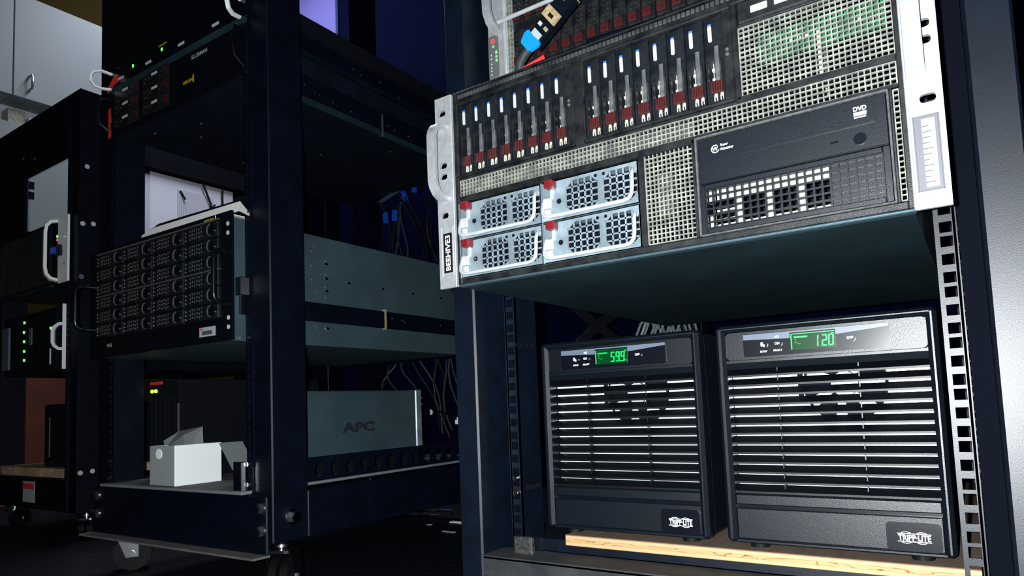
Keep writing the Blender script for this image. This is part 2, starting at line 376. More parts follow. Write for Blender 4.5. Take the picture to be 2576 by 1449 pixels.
for x, y in ((-262, -2), (262, -2), (-262, 780), (262, 780)): caster(RA, x, y, 88, 0.4)

# ================================================================ plywood board and UPS towers
solo('plywood_board', 'raw plywood board with layered edge under the UPS towers', 'board', G().box(-171, 236, 8, 640, 146.5, 159, 0.5), 'plywood_edge', FA, (0, 8, 146.5))

def seg7(g, x, z, w, h, t, d, y0, y1):
    S = {'0': 'abcdef', '1': 'bc', '2': 'abged', '5': 'afgcd', '9': 'abfgcd'}[d]; m = t*0.25; sl = 0.06
    def bx(x0, x1, z0, z1):
        g.prism([(x0+(z0-z)*sl, z0), (x1+(z0-z)*sl, z0), (x1+(z1-z)*sl, z1), (x0+(z1-z)*sl, z1)], 'y', y0, y1)
    if 'a' in S: bx(x+m, x+w-m, z+h-t, z+h)
    if 'd' in S: bx(x+m, x+w-m, z, z+t)
    if 'g' in S: bx(x+m, x+w-m, z+h/2-t/2, z+h/2+t/2)
    if 'f' in S: bx(x, x+t, z+h/2+m, z+h-m)
    if 'b' in S: bx(x+w-t, x+w, z+h/2+m, z+h-m)
    if 'e' in S: bx(x, x+t, z+m, z+h/2-m)
    if 'c' in S: bx(x+w-t, x+w, z+m, z+h/2-m)

def ups(x0, num, unit, label, lit_top):
    t = thing('ups_tower', label, 'power supply', FA, (x0+99, 20, 159))
    X = lambda a: x0+a
    part('casing', G().box(X(2), X(197), 37, 430, 165, 385, 3), 'plastic', t)
    g = G()
    g.box(X(0), X(10), 12, 34, 165, 387, 3.5); g.box(X(191), X(199.5), 12, 34, 165, 387, 3.5)
    g.box(X(3), X(197), 12, 34, 380, 387, 3.0); g.box(X(8), X(193), 16, 34, 164.5, 168.5, 1.2)
    part('front_frame', g, 'plastic', t)
    part('control_strip', G().rrect(X(10), X(191), 351, 379.5, 4, 16.5, 30), 'plastic', t)
    part('brow', G().prism([(15, 350.5), (15, 348), (19, 341.5), (32, 341.5), (32, 350.5)], 'x', X(10), X(191)), 'plastic', t)
    for k in range(13):
        zb = 214.5+9.9*k
        part('slat', G().prism([(18.5, zb), (18.5, zb+2.0), (28.0, zb+8.2), (29.0, zb+7.5), (20.0, zb+0.6), (20.0, zb)], 'x', X(10), X(191)), 'slat_black', t)
    for a in (58, 132.5): part('mullion', G().box(X(a-0.5), X(a+0.5), 23, 31, 214, 342), 'plastic', t)
    part('fan_guard', G().box(X(10), X(191), 34, 35, 212, 343), 'fan_plate', t, 'bright steel plate behind the slats')
    g = G().cyl(X(118), 322, 38, 'y', 32.2, 33.6, 40)
    for a in range(3): g.box(X(75+28*a), X(80+28*a), 32.6, 33.8, 310, 342)
    fan = part('fan_opening', g, 'black_void', t)
    g = G().cyl(X(118), 322, 12, 'y', 31.4, 32.1, 20)
    for a in range(7):
        an = a*2*math.pi/7
        pts = [(X(118)+r*math.cos(an+w), 322+r*math.sin(an+w)) for r, w in ((13, -.25), (35, -.05), (36, .25), (13, .2))]
        g.prism(pts, 'y', 31.6, 32.1)
    part('fan_blades', g, 'galv_bright', fan)
    part('lower_panel', G().box(X(10), X(191), 16.5, 32, 168.5, 199.6, 1.0), 'plastic', t)
    part('lower_band', G().box(X(10), X(191), 16.5, 32, 203.0, 213.5, 1.0), 'plastic', t)
    part('groove', G().box(X(10), X(191), 20, 32, 199.6, 203.0), 'plastic_smooth', t)
    b = part('badge', G().rrect(X(145.5), X(189), 168.8, 194.5, 4, 14.8, 16.6), 'plastic_smooth', t, 'glossy black badge with white logo')
    text('logo_lettering', 'TRIPP·LITE', 'print_white', b, (X(155), 14.6, 178.3), 25.5, 5.2, bold=0.025, th=0.15)
    g = G().box(X(154.4), X(181), 14.5, 14.75, 177.1, 177.7).box(X(154.4), X(181), 14.5, 14.75, 184.1, 184.7)
    for cx in (161.3, 173.6):
        for sgn, z0 in ((1, 184.5), (-1, 177.3)):
            pts = [(X(cx)+4.2*math.cos(math.radians(a)), z0+sgn*1.7*math.sin(math.radians(a))) for a in range(0, 181, 30)]
            inn = [(X(cx)+3.5*math.cos(math.radians(a)), z0+sgn*1.2*math.sin(math.radians(a))) for a in range(0, 181, 30)]
            for i in range(6): g.prism([pts[i], pts[i+1], inn[i+1], inn[i]], 'y', 14.5, 14.75)
    part('logo_mark', g, 'print_white', b)
    # display panel
    p = part('display_panel', G().rrect(X(28), X(161.5), 353.5, 376.8, 2.2, 15.6, 16.7), 'plastic_smooth', t)
    sw = [(X(28.4), 376.4), (X(28.4), 371.0), (X(74), 369.5), (X(74), 375.0), (X(116), 375.0), (X(116), 369.8), (X(161), 373.6), (X(161), 376.4)]
    g = G().prism([sw[0], sw[1], sw[2], sw[3]], 'y', 15.3, 15.6).prism([sw[0], sw[3], sw[4], sw[7]], 'y', 15.3, 15.6).prism([sw[4], sw[5], sw[6], sw[7]], 'y', 15.3, 15.6)
    part('grey_swoosh', g, 'panel_grey', p)
    for bx, tx in ((48, None), (62, 'ON'), (128.5, 'OFF')):
        bt = part('button', G().cyl(X(bx), 365.2, 4.6, 'y', 13.6, 15.6, 24), 'plastic_smooth', t, smooth=True)
        if tx: text('button_lettering', tx, 'print_white', bt, (X(bx)-(2.3 if tx == 'ON' else 2.9), 13.5, 364.0), 4.6 if tx == 'ON' else 5.8, 2.5, bold=0.02, th=0.1)
        else:
            g = G().box(X(bx-2.0), X(bx+0.4), 13.3, 13.55, 363.4, 367.2).box(X(bx+0.2), X(bx+2.0), 13.3, 13.55, 362.6, 365.0)
            part('button_icon', g, 'print_white', bt)
    text('panel_lettering', 'SETUP', 'print_white', p, (X(44.6), 15.5, 357.2), 7.0, 1.9, bold=0.02, th=0.1)
    text('panel_lettering', 'SELECT', 'print_white', p, (X(57.6), 15.5, 357.5), 8.8, 1.9, bold=0.02, th=0.1)
    g = G().prism([(X(59.6), 371.6), (X(60.8), 371.6), (X(62.2), 370.6), (X(62.2), 373.6), (X(60.8), 372.7), (X(59.6), 372.7)], 'y', 14.9, 15.25)
    g.box(X(63), X(63.6), 14.9, 15.25, 371.0, 373.4)
    part('speaker_icon', g, 'print_white', p)
    l = part('lcd_screen', G().box(X(74.5), X(115.5), 14.9, 15.6, 357.4, 374.0), 'lcd_back', t, 'green glowing lcd screen')
    g = G(); n = len(num)
    xs = {'120': (97.5, 103.2, 109.0), '599': (94.5, 100.8, 107.1)}[num]
    for d, xx in zip(num, xs): seg7(g, X(xx) - (2.2 if d == '1' else 0), 359.3, 4.8, 11.3, 1.15, d, 14.5, 14.9)
    if num == '599': g.box(X(105.9), X(106.7), 14.5, 14.9, 359.2, 360.4)
    g.box(X(75.0), X(75.9), 14.5, 14.9, 358, 373.4)
    if lit_top: g.box(X(75.0), X(115.0), 14.5, 14.9, 372.9, 373.6)
    part('lcd_digits', g, 'lcd_on', l)
    for k in range(8): part('lcd_bar', G().box(X(78+1.6*k), X(79.4+1.6*k), 14.5, 14.9, 369.0, 370.8), 'lcd_dim', l)
    g = G()
    pts = [(X(78.5+0.45*k), 364.0+1.1*math.sin(k*2*math.pi/12)) for k in range(13)]
    for a, b2 in zip(pts, pts[1:]): g.prism([(a[0], a[1]-.22), (b2[0], b2[1]-.22), (b2[0], b2[1]+.22), (a[0], a[1]+.22)], 'y', 14.5, 14.9)
    part('lcd_wave', g, 'lcd_dim', l)
    g = G()
    g.prism([(X(78.6), 367.8), (X(80.0), 367.8), (X(79.3), 366.4)], 'y', 14.5, 14.9)
    part('lcd_arrow', g, 'lcd_dim', l)
    part('lcd_speaker', G().box(X(112.2), X(114.5), 14.5, 14.9, 370.2, 371.8), 'lcd_dim', l)
    text('lcd_unit', unit, 'lcd_dim', l, (X(112.2), 14.8, 359.4), 2.2 if unit == 'V' else 2.9, 1.9, bold=0.02, th=0.3)
    for fx, fy in ((27, 34), (172, 34), (27, 400), (172, 400)): part('foot', G().cyl(X(fx), fy, 9.5, 'z', 159, 165.5, 18), 'rubber', t)
    return t
ups(-198, '599', 'Hz', 'black UPS tower whose green display reads 59.9', False)
ups(20, '120', 'V', 'black UPS tower whose green display reads 120 volts', True)

# ================================================================ the big server with two drive cages
Z0 = 445.3
def V(v): return Z0+v
BEE = thing('storage_server', 'large black server with BEEHIVE3 tape on its silver ear, pulled out of the rack', 'server', FA, (0, -120, Z0))
g = G().box(-216, 217, -111, 480, V(0.2), V(1.8)).box(-216, 217, -111, 480, V(216), V(218)).box(-216, -214.5, -111, 480, V(1), V(217)).box(215.5, 217, -111, 480, V(1), V(217)).box(-216, 217, 478, 480, V(1), V(217))
part('chassis', g, 'chassis', BEE)
part('chassis_flange', G().box(-216.5, 218, -120.5, -110, V(0), V(2.4), 0.8), 'server_side', BEE)
part('inner_wall', G().box(-214, 215, -40, -38, V(2), V(216)), 'black_void', BEE)
g = G()
for a in [(-216, -211, 2.4, 219), (213.6, 218.5, 2.4, 219), (-211, 213.6, 2.4, 8.3), (-211, 213.6, 206.2, 210.6), (-211, 213.6, 217.6, 219), (-211, 95, 118.2, 120.4), (95, 213.6, 118.2, 123.4),
          (-211, 56, 93, 99.8), (56, 213.6, 97.2, 99.8), (1.2, 6.4, 8.3, 93), (52.2, 55.2, 8.3, 97.2), (206.8, 209.2, 8.3, 97.2), (-63, -53, 120.4, 206.2), (93.7, 98.4, 120.4, 206.2), (98.4, 213.6, 184.2, 186.6)]:
    g.box(a[0], a[1], -121, -109, V(a[2]), V(a[3]), 0.7)
part('bezel', g, 'bezel', BEE, 'dusty black front bezel')
g = G().box(-211, 213, -115, -110, V(210.6), V(217.6))
part('vent_strip_back', g, 'black_void', BEE)
g = G()
n = 96
for k in range(n):
    x = -211+424*(k+0.5)/n; g.box(x-1.75, x+1.75, -119.5, -114, V(211.8), V(216.2), 0.5)
part('vent_strip', g, 'dusty_black', BEE, 'row of small grey vent cells')
# dusty perforated panels
for a in [(-211, 213, 100.4, 118.0), (98.8, 213.4, 124.0, 184.0), (6.8, 52, 10.2, 94.2), (209.6, 213.4, 10, 96)]:
    part('vent_mesh', G().grid(a[0], a[1], V(a[2]), V(a[3]), 4.29, 4.29, 0.95, -118.5, -116), 'dust_mesh', BEE, 'dusty square-hole vent mesh')
part('circuit_board', G().box(108, 207, -92, -90, V(160), V(186)), 'pcb', BEE, 'green circuit board behind the mesh')
g = G()
for x in (135, 141, 147, 188): g.box(x, x+2.5, -93.5, -92, V(170), V(175))
part('board_chip', g, 'print_white', BEE)
part('inner_bracket', G().box(158, 160.5, -105, -70, V(124), V(168)), 'dust_white', BEE)
part('inner_bracket', G().box(9, 24, -96, -90, V(40), V(82)), 'dust_strip', BEE)
part('inner_shelf', G().box(-211, 213, -112, -108, V(99), V(103)), 'dusty_black', BEE)
part('inner_shelf', G().box(-211, 52, -108, -105, V(103), V(118)), 'dusty_black', BEE)
# usb box
u = part('usb_panel', G().box(98.8, 213.4, -120.6, -112, V(187), V(206), 1.5), 'bezel', BEE)
for x in (110.5, 130):
    s = part('usb_port', G().box(x, x+14, -121.6, -118, V(193), V(199), 0.5), 'dust_white', u)
# drive cages and carriers
for x0, x1 in ((-211, -63), (-53, 94)):
    g = G().box(x0, x1, -123, -110, V(120.5), V(123.4), 0.9).box(x0, x1, -123, -110, V(203.2), V(206.2), 0.9).box(x0, x0+2.6, -123, -110, V(120.5), V(206.2), 0.9).box(x1-8.5, x1, -121.5, -110, V(120.5), V(206.2), 0.9)
    c = part('drive_cage', g, 'bezel', BEE)
    part('cage_back', G().box(x0+2, x1-2, -104, -103, V(121), V(206)), 'black_void', c)
    g = G().cyl(x1-4.6, V(163), 1.5, 'y', -122.4, -121, 10).cyl(x1-4.6, V(167.5), 1.5, 'y', -122.4, -121, 10)
    part('cage_light', g, 'dust_strip', c)
xl = -202.9; a = xl-5.4
g = G().box(a+.3, a+16.4, -117.5, -105, V(164.5), V(203), 0.6).box(a+.3, a+16.4, -116.5, -105, V(123.4), V(146), 0.6)
g.box(a+.3, a+2.0, -118.5, -105, V(123.4), V(203), 0.4).box(a+14.4, a+16.3, -118.5, -105, V(123.4), V(203), 0.4).box(a+2, a+14.5, -108, -105, V(146), V(165))
car = part('drive_carrier', g, 'carrier', BEE)
part('carrier_label', G().rrect(xl-1.65, xl+1.65, V(180.6), V(195.4), 1.4, -118.2, -117.5), 'white_label', car, 'white label tag')
part('label_tip', G().box(xl-1.65, xl+1.65, -118.2, -117.5, V(195.4), V(197.0)), 'label_blue', car)
part('carrier_grip', G().box(xl+2.6, xl+6.7, -118.0, -112, V(145), V(176.5), 0.6), 'dust_strip', car, 'dusty grey release lever')
g = G()
for k in range(5): g.box(xl-1.2+2.1*k, xl+0.7+2.1*k, -121, -116, V(133.6), V(143.6), 0.5)
g.box(xl-1.2, xl+9.2, -119.6, -116, V(133.2), V(144.0), 0.4)
part('carrier_latch', g, 'red_latch', car, 'dark red latch')
g = G()
for b in (0.6, 6.0):
    g.box(xl+b, xl+b+3.0, -118.6, -116, V(130.0), V(133.4), 0.8); g.box(xl+b, xl+b+0.7, -118, -116, V(126.8), V(131)); g.box(xl+b+2.2, xl+b+2.9, -118, -116, V(126.8), V(131))
g.box(xl-1.0, xl-0.6, -110, -108, V(146), V(176)); g.box(xl+8.6, xl+8.9, -110, -108, V(146), V(176))
for q in (148, 157, 166): g.box(xl-1.9, xl+0.4, -111, -108, V(q), V(q+2.6)); g.box(xl+7.6, xl+9.3, -111, -108, V(q+2), V(q+5.6))  # pale dots and wires shaped to stand for glints in the carrier
part('prongs_and_glints', g, 'dust_white', car, 'dusty white prongs and wire grille with painted glint dots')
for k in range(1, 16): dup_part(car, BEE, (17.1*k+(157.3-17.1*8 if k > 7 else 0), 0, 0))

# power supplies, 2 x 2
def psu():
    x0, v0 = -212.4, 8.6; X = lambda a: x0+a; Zv = lambda b: V(v0+b); y0, y1 = -119.5, -117.8
    g = G(); W = ((28.5, 63.5), (70.0, 104.6)); za, zb = 5.0, 37.2
    g.box(X(0.4), X(28.5), y0, y1, Zv(0.4), Zv(41.2)); g.box(X(28.5), X(105.6), y0, y1, Zv(0.4), Zv(za)); g.box(X(28.5), X(105.6), y0, y1, Zv(zb), Zv(41.2))
    g.box(X(63.5), X(70), y0, y1, Zv(za), Zv(zb)); g.box(X(104.6), X(105.6), y0, y1, Zv(za), Zv(zb))
    for wa, wb in W:
        cx, cz = (wa+wb)/2, (za+zb)/2
        for sx, xx in ((1, wa), (-1, wb)):
            for sz, zz in ((1, za), (-1, zb)): g.prism([(X(xx), Zv(zz)), (X(xx+sx*7), Zv(zz)), (X(xx), Zv(zz+sz*7))], 'y', y0, y1)
        for k in range(1, 5):
            xx = wa+(wb-wa)*k/5; g.box(X(xx-0.75), X(xx+0.75), y0, y1, Zv(za), Zv(zb))
            zz = za+(zb-za)*k/5; g.box(X(wa), X(wb), y0, y1, Zv(zz-0.75), Zv(zz+0.75))
    # bent side lips
    g.box(X(0.4), X(1.4), y0-2, -95, Zv(0.4), Zv(41.2)); g.box(X(0.4), X(105.6), y0, -95, Zv(0.4), Zv(1.4)); g.box(X(0.4), X(105.6), y0, -95, Zv(40.4), Zv(41.2)); g.box(X(104.8), X(105.6), y0, -95, Zv(0.4), Zv(41.2))
    p = part('power_supply', g, 'galv', BEE, 'bright galvanised power supply with two fan grilles')
    part('psu_back', G().box(X(2), X(104), -100, -99, Zv(1), Zv(40)), 'black_void', p)
    for wa, wb in W:
        cx, cz = X((wa+wb)/2), Zv((za+zb)/2)
        g = G().cyl(cx, cz, 6.5, 'y', -113, -106, 16)
        for k in range(7):
            an = k*2*math.pi/7+0.2
            g.prism([(cx+r*math.cos(an+w), cz+r*math.sin(an+w)) for r, w in ((6, -.3), (15.5, -.1), (16, .25), (6, .3))], 'y', -110, -108)
        part('fan', g, 'plastic_smooth', p)
    part('red_release', G().box(X(8.5), X(18.5), -130, -119.5, Zv(32), Zv(40.5), 1.2), 'red_tab', p, 'red plastic release tab')
    g = G().box(X(11.6), X(14.0), -122, -119.5, Zv(23), Zv(33)); g.box(X(2.5), X(12), -122.5, -119.5, Zv(13.5), Zv(24), 0.6); g.cyl(X(7), Zv(19), 1.6, 'y', -123.4, -122, 10)
    g.box(X(3), X(11), -121.5, -119.5, Zv(3), Zv(13), 0.8)
    part('spring_clip', g, 'galv_bright', p)
    g = G().cyl(X(20.2), Zv(19.3), 2.6, 'y', -119.9, -119.4, 16); q = part('screw_hole', g, 'black_void', p); part('screw', G().cyl(X(20.2), Zv(19.3), 1.3, 'y', -120.4, -119.8, 12), 'dust_strip', q)
    for hx in (66.0-4.2, 70.5): part('vent_hole', G().cyl(X(hx), Zv(36.2), 1.7, 'y', -119.8, -119.4, 12), 'black_void', p)
    path = [(X(4), -119, Zv(24)), (X(4), -123, Zv(19)), (X(4.5), -126, Zv(12)), (X(6), -128, Zv(7)), (X(9), -129, Zv(3.8)), (X(14), -129, Zv(2.8)), (X(94), -129, Zv(2.8)), (X(99), -129, Zv(4)), (X(102.2), -129, Zv(7.5)), (X(103), -128.5, Zv(13)), (X(102.8), -127, Zv(27)), (X(102.4), -124, Zv(32)), (X(102), -119, Zv(33))]
    part('pull_handle', G().tube(path, 1.9, 10, (0, -1, 0)), 'galv_bright', p, 'bright bent wire handle', smooth=True)
    return p
p0 = psu()
for dx, dz in ((106.8, 0), (0, 41.8), (106.8, 41.8)): dup_part(p0, BEE, (dx, 0, dz))

# optical drive bay
g = G().box(55.4, 57.2, -122, -110, V(9), V(97), 0.5).box(205.2, 206.8, -122, -110, V(9), V(97), 0.5).box(55.4, 206.8, -122, -110, V(95.6), V(97.2), 0.5).box(55.4, 206.8, -122, -110, V(8.6), V(10), 0.5)
part('bay_frame', g, 'dust_strip', BEE)
od = part('optical_drive', G().box(57.4, 205, -120, -80, V(54.6), V(95.4), 0.9), 'plastic', BEE)
part('disc_tray', G().rrect(65, 196.6, V(74.6), V(91), 2.5, -121.6, -120), 'plastic', od)
part('eject_button', G().cyl(185.2, V(63.6), 4.6, 'y', -121.4, -120, 24), 'plastic_smooth', od, smooth=True)
part('emergency_slot', G().box(164, 170, -120.4, -119.8, V(64.6), V(66.2)), 'black_void', od)
g = G()
c0, r0 = (73.6, V(83)), 3.6
ring = [(c0[0]+r0*math.cos(t*math.pi/10), c0[1]+r0*math.sin(t*math.pi/10)) for t in range(3, 20)]
inn = [(c0[0]+(r0-.7)*math.cos(t*math.pi/10), c0[1]+(r0-.7)*math.sin(t*math.pi/10)) for t in range(3, 20)]
for i in range(len(ring)-1): g.prism([ring[i], ring[i+1], inn[i+1], inn[i]], 'y', -121.9, -121.6)
part('disc_logo', g, 'print_white', od)
text('logo_letter', 'W', 'print_white', od, (70.9, -121.7, V(81.2)), 5.2, 3.6, bold=0.03)
text('drive_lettering', 'Super', 'print_white', od, (78.2, -121.7, V(83.6)), 6.6, 2.9, bold=0.015)
text('drive_lettering', 'ritemaster', 'print_white', od, (78.0, -121.7, V(80.6)), 11.2, 2.4, bold=0.01)
text('dvd_lettering', 'DVD', 'print_white', od, (182.2, -121.7, V(85.2)), 9.2, 3.6, bold=0.03)
g = G().box(182.2, 191.2, -121.9, -121.6, V(81.6), V(84.4))
part('dvd_mark', g, 'print_white', od); text('dvd_lettering', 'MULTI', 'print_dark', od, (183, -121.9, V(82.2)), 7.4, 1.6, th=0.1)
text('dvd_lettering', 'RECORDER', 'print_white', od, (182.4, -121.7, V(79.6)), 8.6, 1.3, bold=0.01)
vb = part('vented_blank', G().box(57.4, 62, -120, -105, V(10.2), V(53.8), 0.6).box(199.6, 205, -120, -105, V(10.2), V(53.8), 0.6).box(62, 199.6, -120, -105, V(10.2), V(15), 0.6).box(62, 199.6, -120, -105, V(49.2), V(53.8), 0.6), 'plastic', BEE)
part('blank_grille', G().grid(62, 199.6, V(15), V(49.2), 6.25, 5.7, 1.5, -119.6, -116.5), 'plastic', vb)
part('blank_backing', G().box(162, 199.6, -116.6, -114, V(15), V(49.2)), 'plastic', vb)
g = G().box(63, 68, -113, -111, V(38), V(49)).box(63, 68, -113, -111, V(15.5), V(27)).box(70, 162, -113, -111, V(40), V(49))
for x in (85, 110, 136): g.box(x, x+6, -113.5, -111, V(15), V(42))
for q in (17, 22, 30): g.box(69, 92, -112, -110.5, V(q), V(q+1.6))
g.box(70, 160, -113, -111, V(15), V(18.5))
part('dust_filter', g, 'dust_white', vb, 'cream coloured dusty filter behind the grille')

# ears
def ear(s):
    x0, x1 = sorted((s*217.8, s*241.3)); sl = [(s*231.6, V(q), 10.5, 6.6) for q in (199.95, 139.6, 126.9, 82.5)]
    if s > 0: sl = [(s*231.6, V(q), 10.5, 6.6) for q in (199.95, 139.6, 126.9, 82.5)]
    e = part('rack_ear', G().holed(x0, x1, V(0.4), V(219), -121.6, -118, sl, c=2.4), 'ear_alu', BEE, 'silver aluminium rack ear')
    part('ear_edge', G().box(s*217.2, s*219.2, -122.6, -117, V(0.6), V(218.6), 0.6), 'ear_alu', e)
    pr = [(-5.5, -2.2), (5.5, -2.2), (5.5, 2.2), (-5.5, 2.2)]
    hx = -230.5 if s < 0 else 226.4
    path = [(s*230.5, -120, V(183)), (s*230.5, -128, V(183.5)), (s*230.5, -135, V(181)), (s*230.5, -139.5, V(175)), (s*230.5, -141.5, V(168)), (s*230.5, -141.5, V(118)), (s*230.5, -139.5, V(111)), (s*230.5, -135, V(105)), (s*230.5, -128, V(101.5)), (s*230.5, -120, V(100))]
    path = [(hx, b_, c_) for _, b_, c_ in path]
    part('ear_handle', G().sweep(path, pr, (1, 0, 0)), 'ear_alu', e, smooth=True)
    # recess with raised rim near the bottom
    g = G()
    a0, a1 = sorted((s*220.6, s*237.6))
    for q in ((a0, a0+1, 13, 70), (a1-1, a1, 13, 70)): g.box(q[0], q[1], -122.2, -121.5, V(q[2]), V(q[3]), 0.3)
    g.box(a0, a1, -122.2, -121.5, V(69), V(70), .3); g.box(a0, a1, -122.2, -121.5, V(13), V(14), .3)
    if s > 0: g.box(a0, a1, -121.75, -121.5, V(13), V(70))
    part('label_recess', g, 'ear_alu' if s < 0 else 'ear_recess', e)
    if s < 0:
        lb = part('name_tape', G().box(-234.2, -222.4, -122.4, -121.6, V(17.4), V(61.8)), 'tape_black', e, 'black label tape reading BEEHIVE3')
        text('tape_lettering', 'BEEHIVE3', 'print_white', lb, (-224.6, -122.5, V(19.8)), 39.5, 6.8, ux=(0, 0, 1), uz=(-1, 0, 0), bold=0.02, th=0.15)
    else:
        st = part('ear_sticker', G().box(226.2, 234.5, -122.1, -121.7, V(16), V(67)), 'white_card', e, 'white sticker with faint dark strokes')
        for k in range(11): part('sticker_stroke', G().box(226.2, (232.5, 230.2, 231.4)[k % 3], -122.4, -122.1, V(19+4.2*k), V(19.7+4.2*k)), 'ear_stroke', st)
    return e
ear(-1); ear(1)
# ================================================================ drive server above, seated in rack A
TOP = thing('drive_server', 'black server full of small red-latched drives above the large server', 'server', FA, (0, -4, 668))
part('chassis', G().box(-218, 218, 4, 640, 668, 860), 'chassis', TOP)
part('face_plate', G().box(-207, 216, 2, 5, 670, 858), 'black_void', TOP)
e = part('rack_ear', G().box(-246, -220, -5, -1, 668, 860, 0.8), 'ear_alu', TOP, 'silver ear with round red power button')
part('control_plate', G().rrect(-245, -229.5, 734, 790, 2, -6.2, -5), 'control_grey', e)
g = G()
for k in range(20):
    a0, a1 = 2*math.pi*k/20, 2*math.pi*(k+1)/20
    g.prism([(-237.4+r*math.cos(t), 782.5+r*math.sin(t)) for r, t in ((3.1, a0), (3.1, a1), (2.1, a1), (2.1, a0))], 'y', -6.9, -6.1)
part('power_button', g, 'led_red', e, 'red ringed power button'); part('power_button_core', G().cyl(-237.4, 782.5, 1.3, 'y', -6.8, -6.1, 10), 'red_tape', e)
for zz, m_ in ((775.5, 'led_green'), ): part('status_light', G().cyl(-237, zz, 1.4, 'y', -6.8, -6.1, 10), m_, e)
for zz, h in ((766.5, 1.8), (761, 1.2), (756, 1.5)): part('status_light', G().box(-233.8, -231.4, -6.8, -6.1, zz-h, zz+h), 'led_green', e)
for k, zz in enumerate((765, 760, 753, 748, 744, 739)):
    part('control_symbol', G().prism([(-241.8, zz-1.2), (-239.4, zz-1.2), (-240.6, zz+1.4)], 'y', -6.6, -6.1), 'print_grey', e)
pr = [(-6, -2), (6, -2), (6, 2), (-6, 2)]
part('ear_handle', G().sweep([(-226, -4, 790), (-227, -14, 791), (-228, -24, 797), (-229, -29, 808), (-229, -30, 830), (-229, -30, 856)], pr, (1, 0, 0)), 'ear_alu', e, smooth=True)
part('ear_column', G().box(-220, -215.5, -9, 2, 668, 860, 1.2), 'galv_bright', TOP)
part('side_mesh', G().grid(-215, -207.5, 670, 858, 4.0, 6.0, 1.1, -5, -2), 'dust_mesh', TOP)
part('divider_bar', G().box(-216, 216, -30, -24, 788, 793, 2.0), 'galv_bright', TOP)
g = G()
xr = -201.4
a = xr-6.5
g = G().box(a, a+15.6, -3, 3, 738, 786, 0.8)
for k in range(5):
    for j in range(2): g.box(a+2.5+6*j, a+6.5+6*j, -4.4, -2.5, 755+6*k, 758.5+6*k, 0.8)
car2 = part('drive_carrier', g, 'bezel', TOP)
part('carrier_latch', G().box(xr-5.2, xr+5.2, -6.5, -2.8, 741, 751, 0.6), 'red_latch', car2, 'dark red latch')
for k in range(24):
    if k: dup_part(car2, TOP, (17.35*k, 0, 0))
    dup_part(car2, TOP, (17.35*k, 0, 57.5))

# cables and tape on top of the large server
c = thing('network_cable', 'short black network cable with a gold contact plug and bright blue pull tab', 'cable', FA, (-150, -70, 664))
part('cord', G().tube([(-190, -10, 668), (-176, -40, 671), (-164, -62, 680), (-159, -68, 694), (-156, -70, 702), (-150, -70, 709), (-142, -70, 715), (-136, -70, 720)], 5.6, 12), 'grey_sleeve', c, smooth=True)
def slab(cx, cz, ang, x0, x1, h0, h1, y0, y1):
    ca, sa = math.cos(ang), math.sin(ang)
    return G().prism([(cx+x*ca-z*sa, cz+x*sa+z*ca) for x, z in ((x0, h0), (x1, h0), (x1, h1), (x0, h1))], 'y', y0, y1)
an = math.radians(36); P0 = (-139, 716)
pb = part('plug_body', slab(*P0, an, 2, 66, -11, 11, -76, -66), 'plastic', c)
part('pull_tab', G().prism([(P0[0]+x*math.cos(an)-z*math.sin(an), P0[1]+x*math.sin(an)+z*math.cos(an)) for x, z in ((-6, -7), (-4, -10), (4, -13), (8, -12.5), (10, -10), (9, 0), (10, 10), (8, 12.5), (4, 13), (-4, 10), (-6, 7))], 'y', -79, -75), 'tab_blue', c, 'bright blue rounded pull tab')
part('tab_strap', slab(*P0, an, 9, 16, -7, 7, -77.5, -75.8), 'white_label', pb)
part('gold_contacts', slab(*P0, an, 31, 44, -12, 12, -77.6, -75.8), 'gold', pb, 'worn gold shielding band')
part('contact_window', slab(*P0, an, 34.5, 38.5, -5, 3, -78.2, -77.2), 'tape_black', pb)
part('side_clip', slab(*P0, an, 21, 25, 3, 8, -77, -75.8), 'print_grey', pb); part('side_clip', slab(*P0, an, 21, 25, -8, -3, -77, -75.8), 'gold', pb)
part('edge_board', slab(*P0, an, 56, 63, -1, 7, -76.8, -75.8), 'pcb', pb)
part('plug_nose', slab(*P0, an, 64, 67, -10.5, 10.5, -77, -65), 'gold', pb)
solo('red_tape', 'bright red strip of tape lying beside the blue-tabbed cable', 'tape', G().prism([(-153, 694.0), (-122.5, 694.8), (-123.5, 699.5)], 'y', -72, -71.2), 'red_tape', FA, (-140, -71, 694))
solo('power_cable', 'glossy black cable lying along the top edge of the large server', 'cable',
     G().tube([(-75, -60, 669), (-62, -100, 669), (-45, -112, 669), (-20, -110, 669), (10, -106, 669), (45, -100, 669), (80, -92, 669), (130, -80, 669), (190, -60, 669)], 4.6, 12), 'plastic_smooth', FA, (0, -100, 664.3), smooth=True)

# ================================================================ rack B
RB = make_rack(FB, 'black rack on casters with a white box on its lowest shelf', 41, 39, 240, 289, 1900, 785, 'rack_paint_old', 0, zb=100)
part('front_plate', G().box(-287, 287, 30, 36, 84, 180, 2.0), 'rack_paint_old', RB, 'black plate bolted across the foot of the posts')
part('plate_ledge', G().box(-287, 287, 4, 36, 81, 84.5), 'ledge_dust', RB, 'dusty pale ledge below the plate')
for s in (-1, 1):
    for zz in (160, 123):
        b = part('hex_bolt', G().cyl(s*270, zz, 9, 'y', 20, 30, 6), 'chrome', RB)
        part('bolt_washer', G().cyl(s*270, zz, 13, 'y', 28, 30.2, 24), 'chrome', b)
    b = part('side_bolt', G().cyl(80, 140, 9, 'x', s*289, s*301, 6), 'chrome', RB); part('bolt_washer', G().cyl(80, 140, 13, 'x', s*289, s*291, 24), 'chrome', b)
for x, y, an in ((262, 78, 0.5), (-250, 78, -0.6), (262, 820, 0.2), (-262, 820, 1.0)): caster(RB, x, y, 100, an)
g = G()
for k in range(18): pass
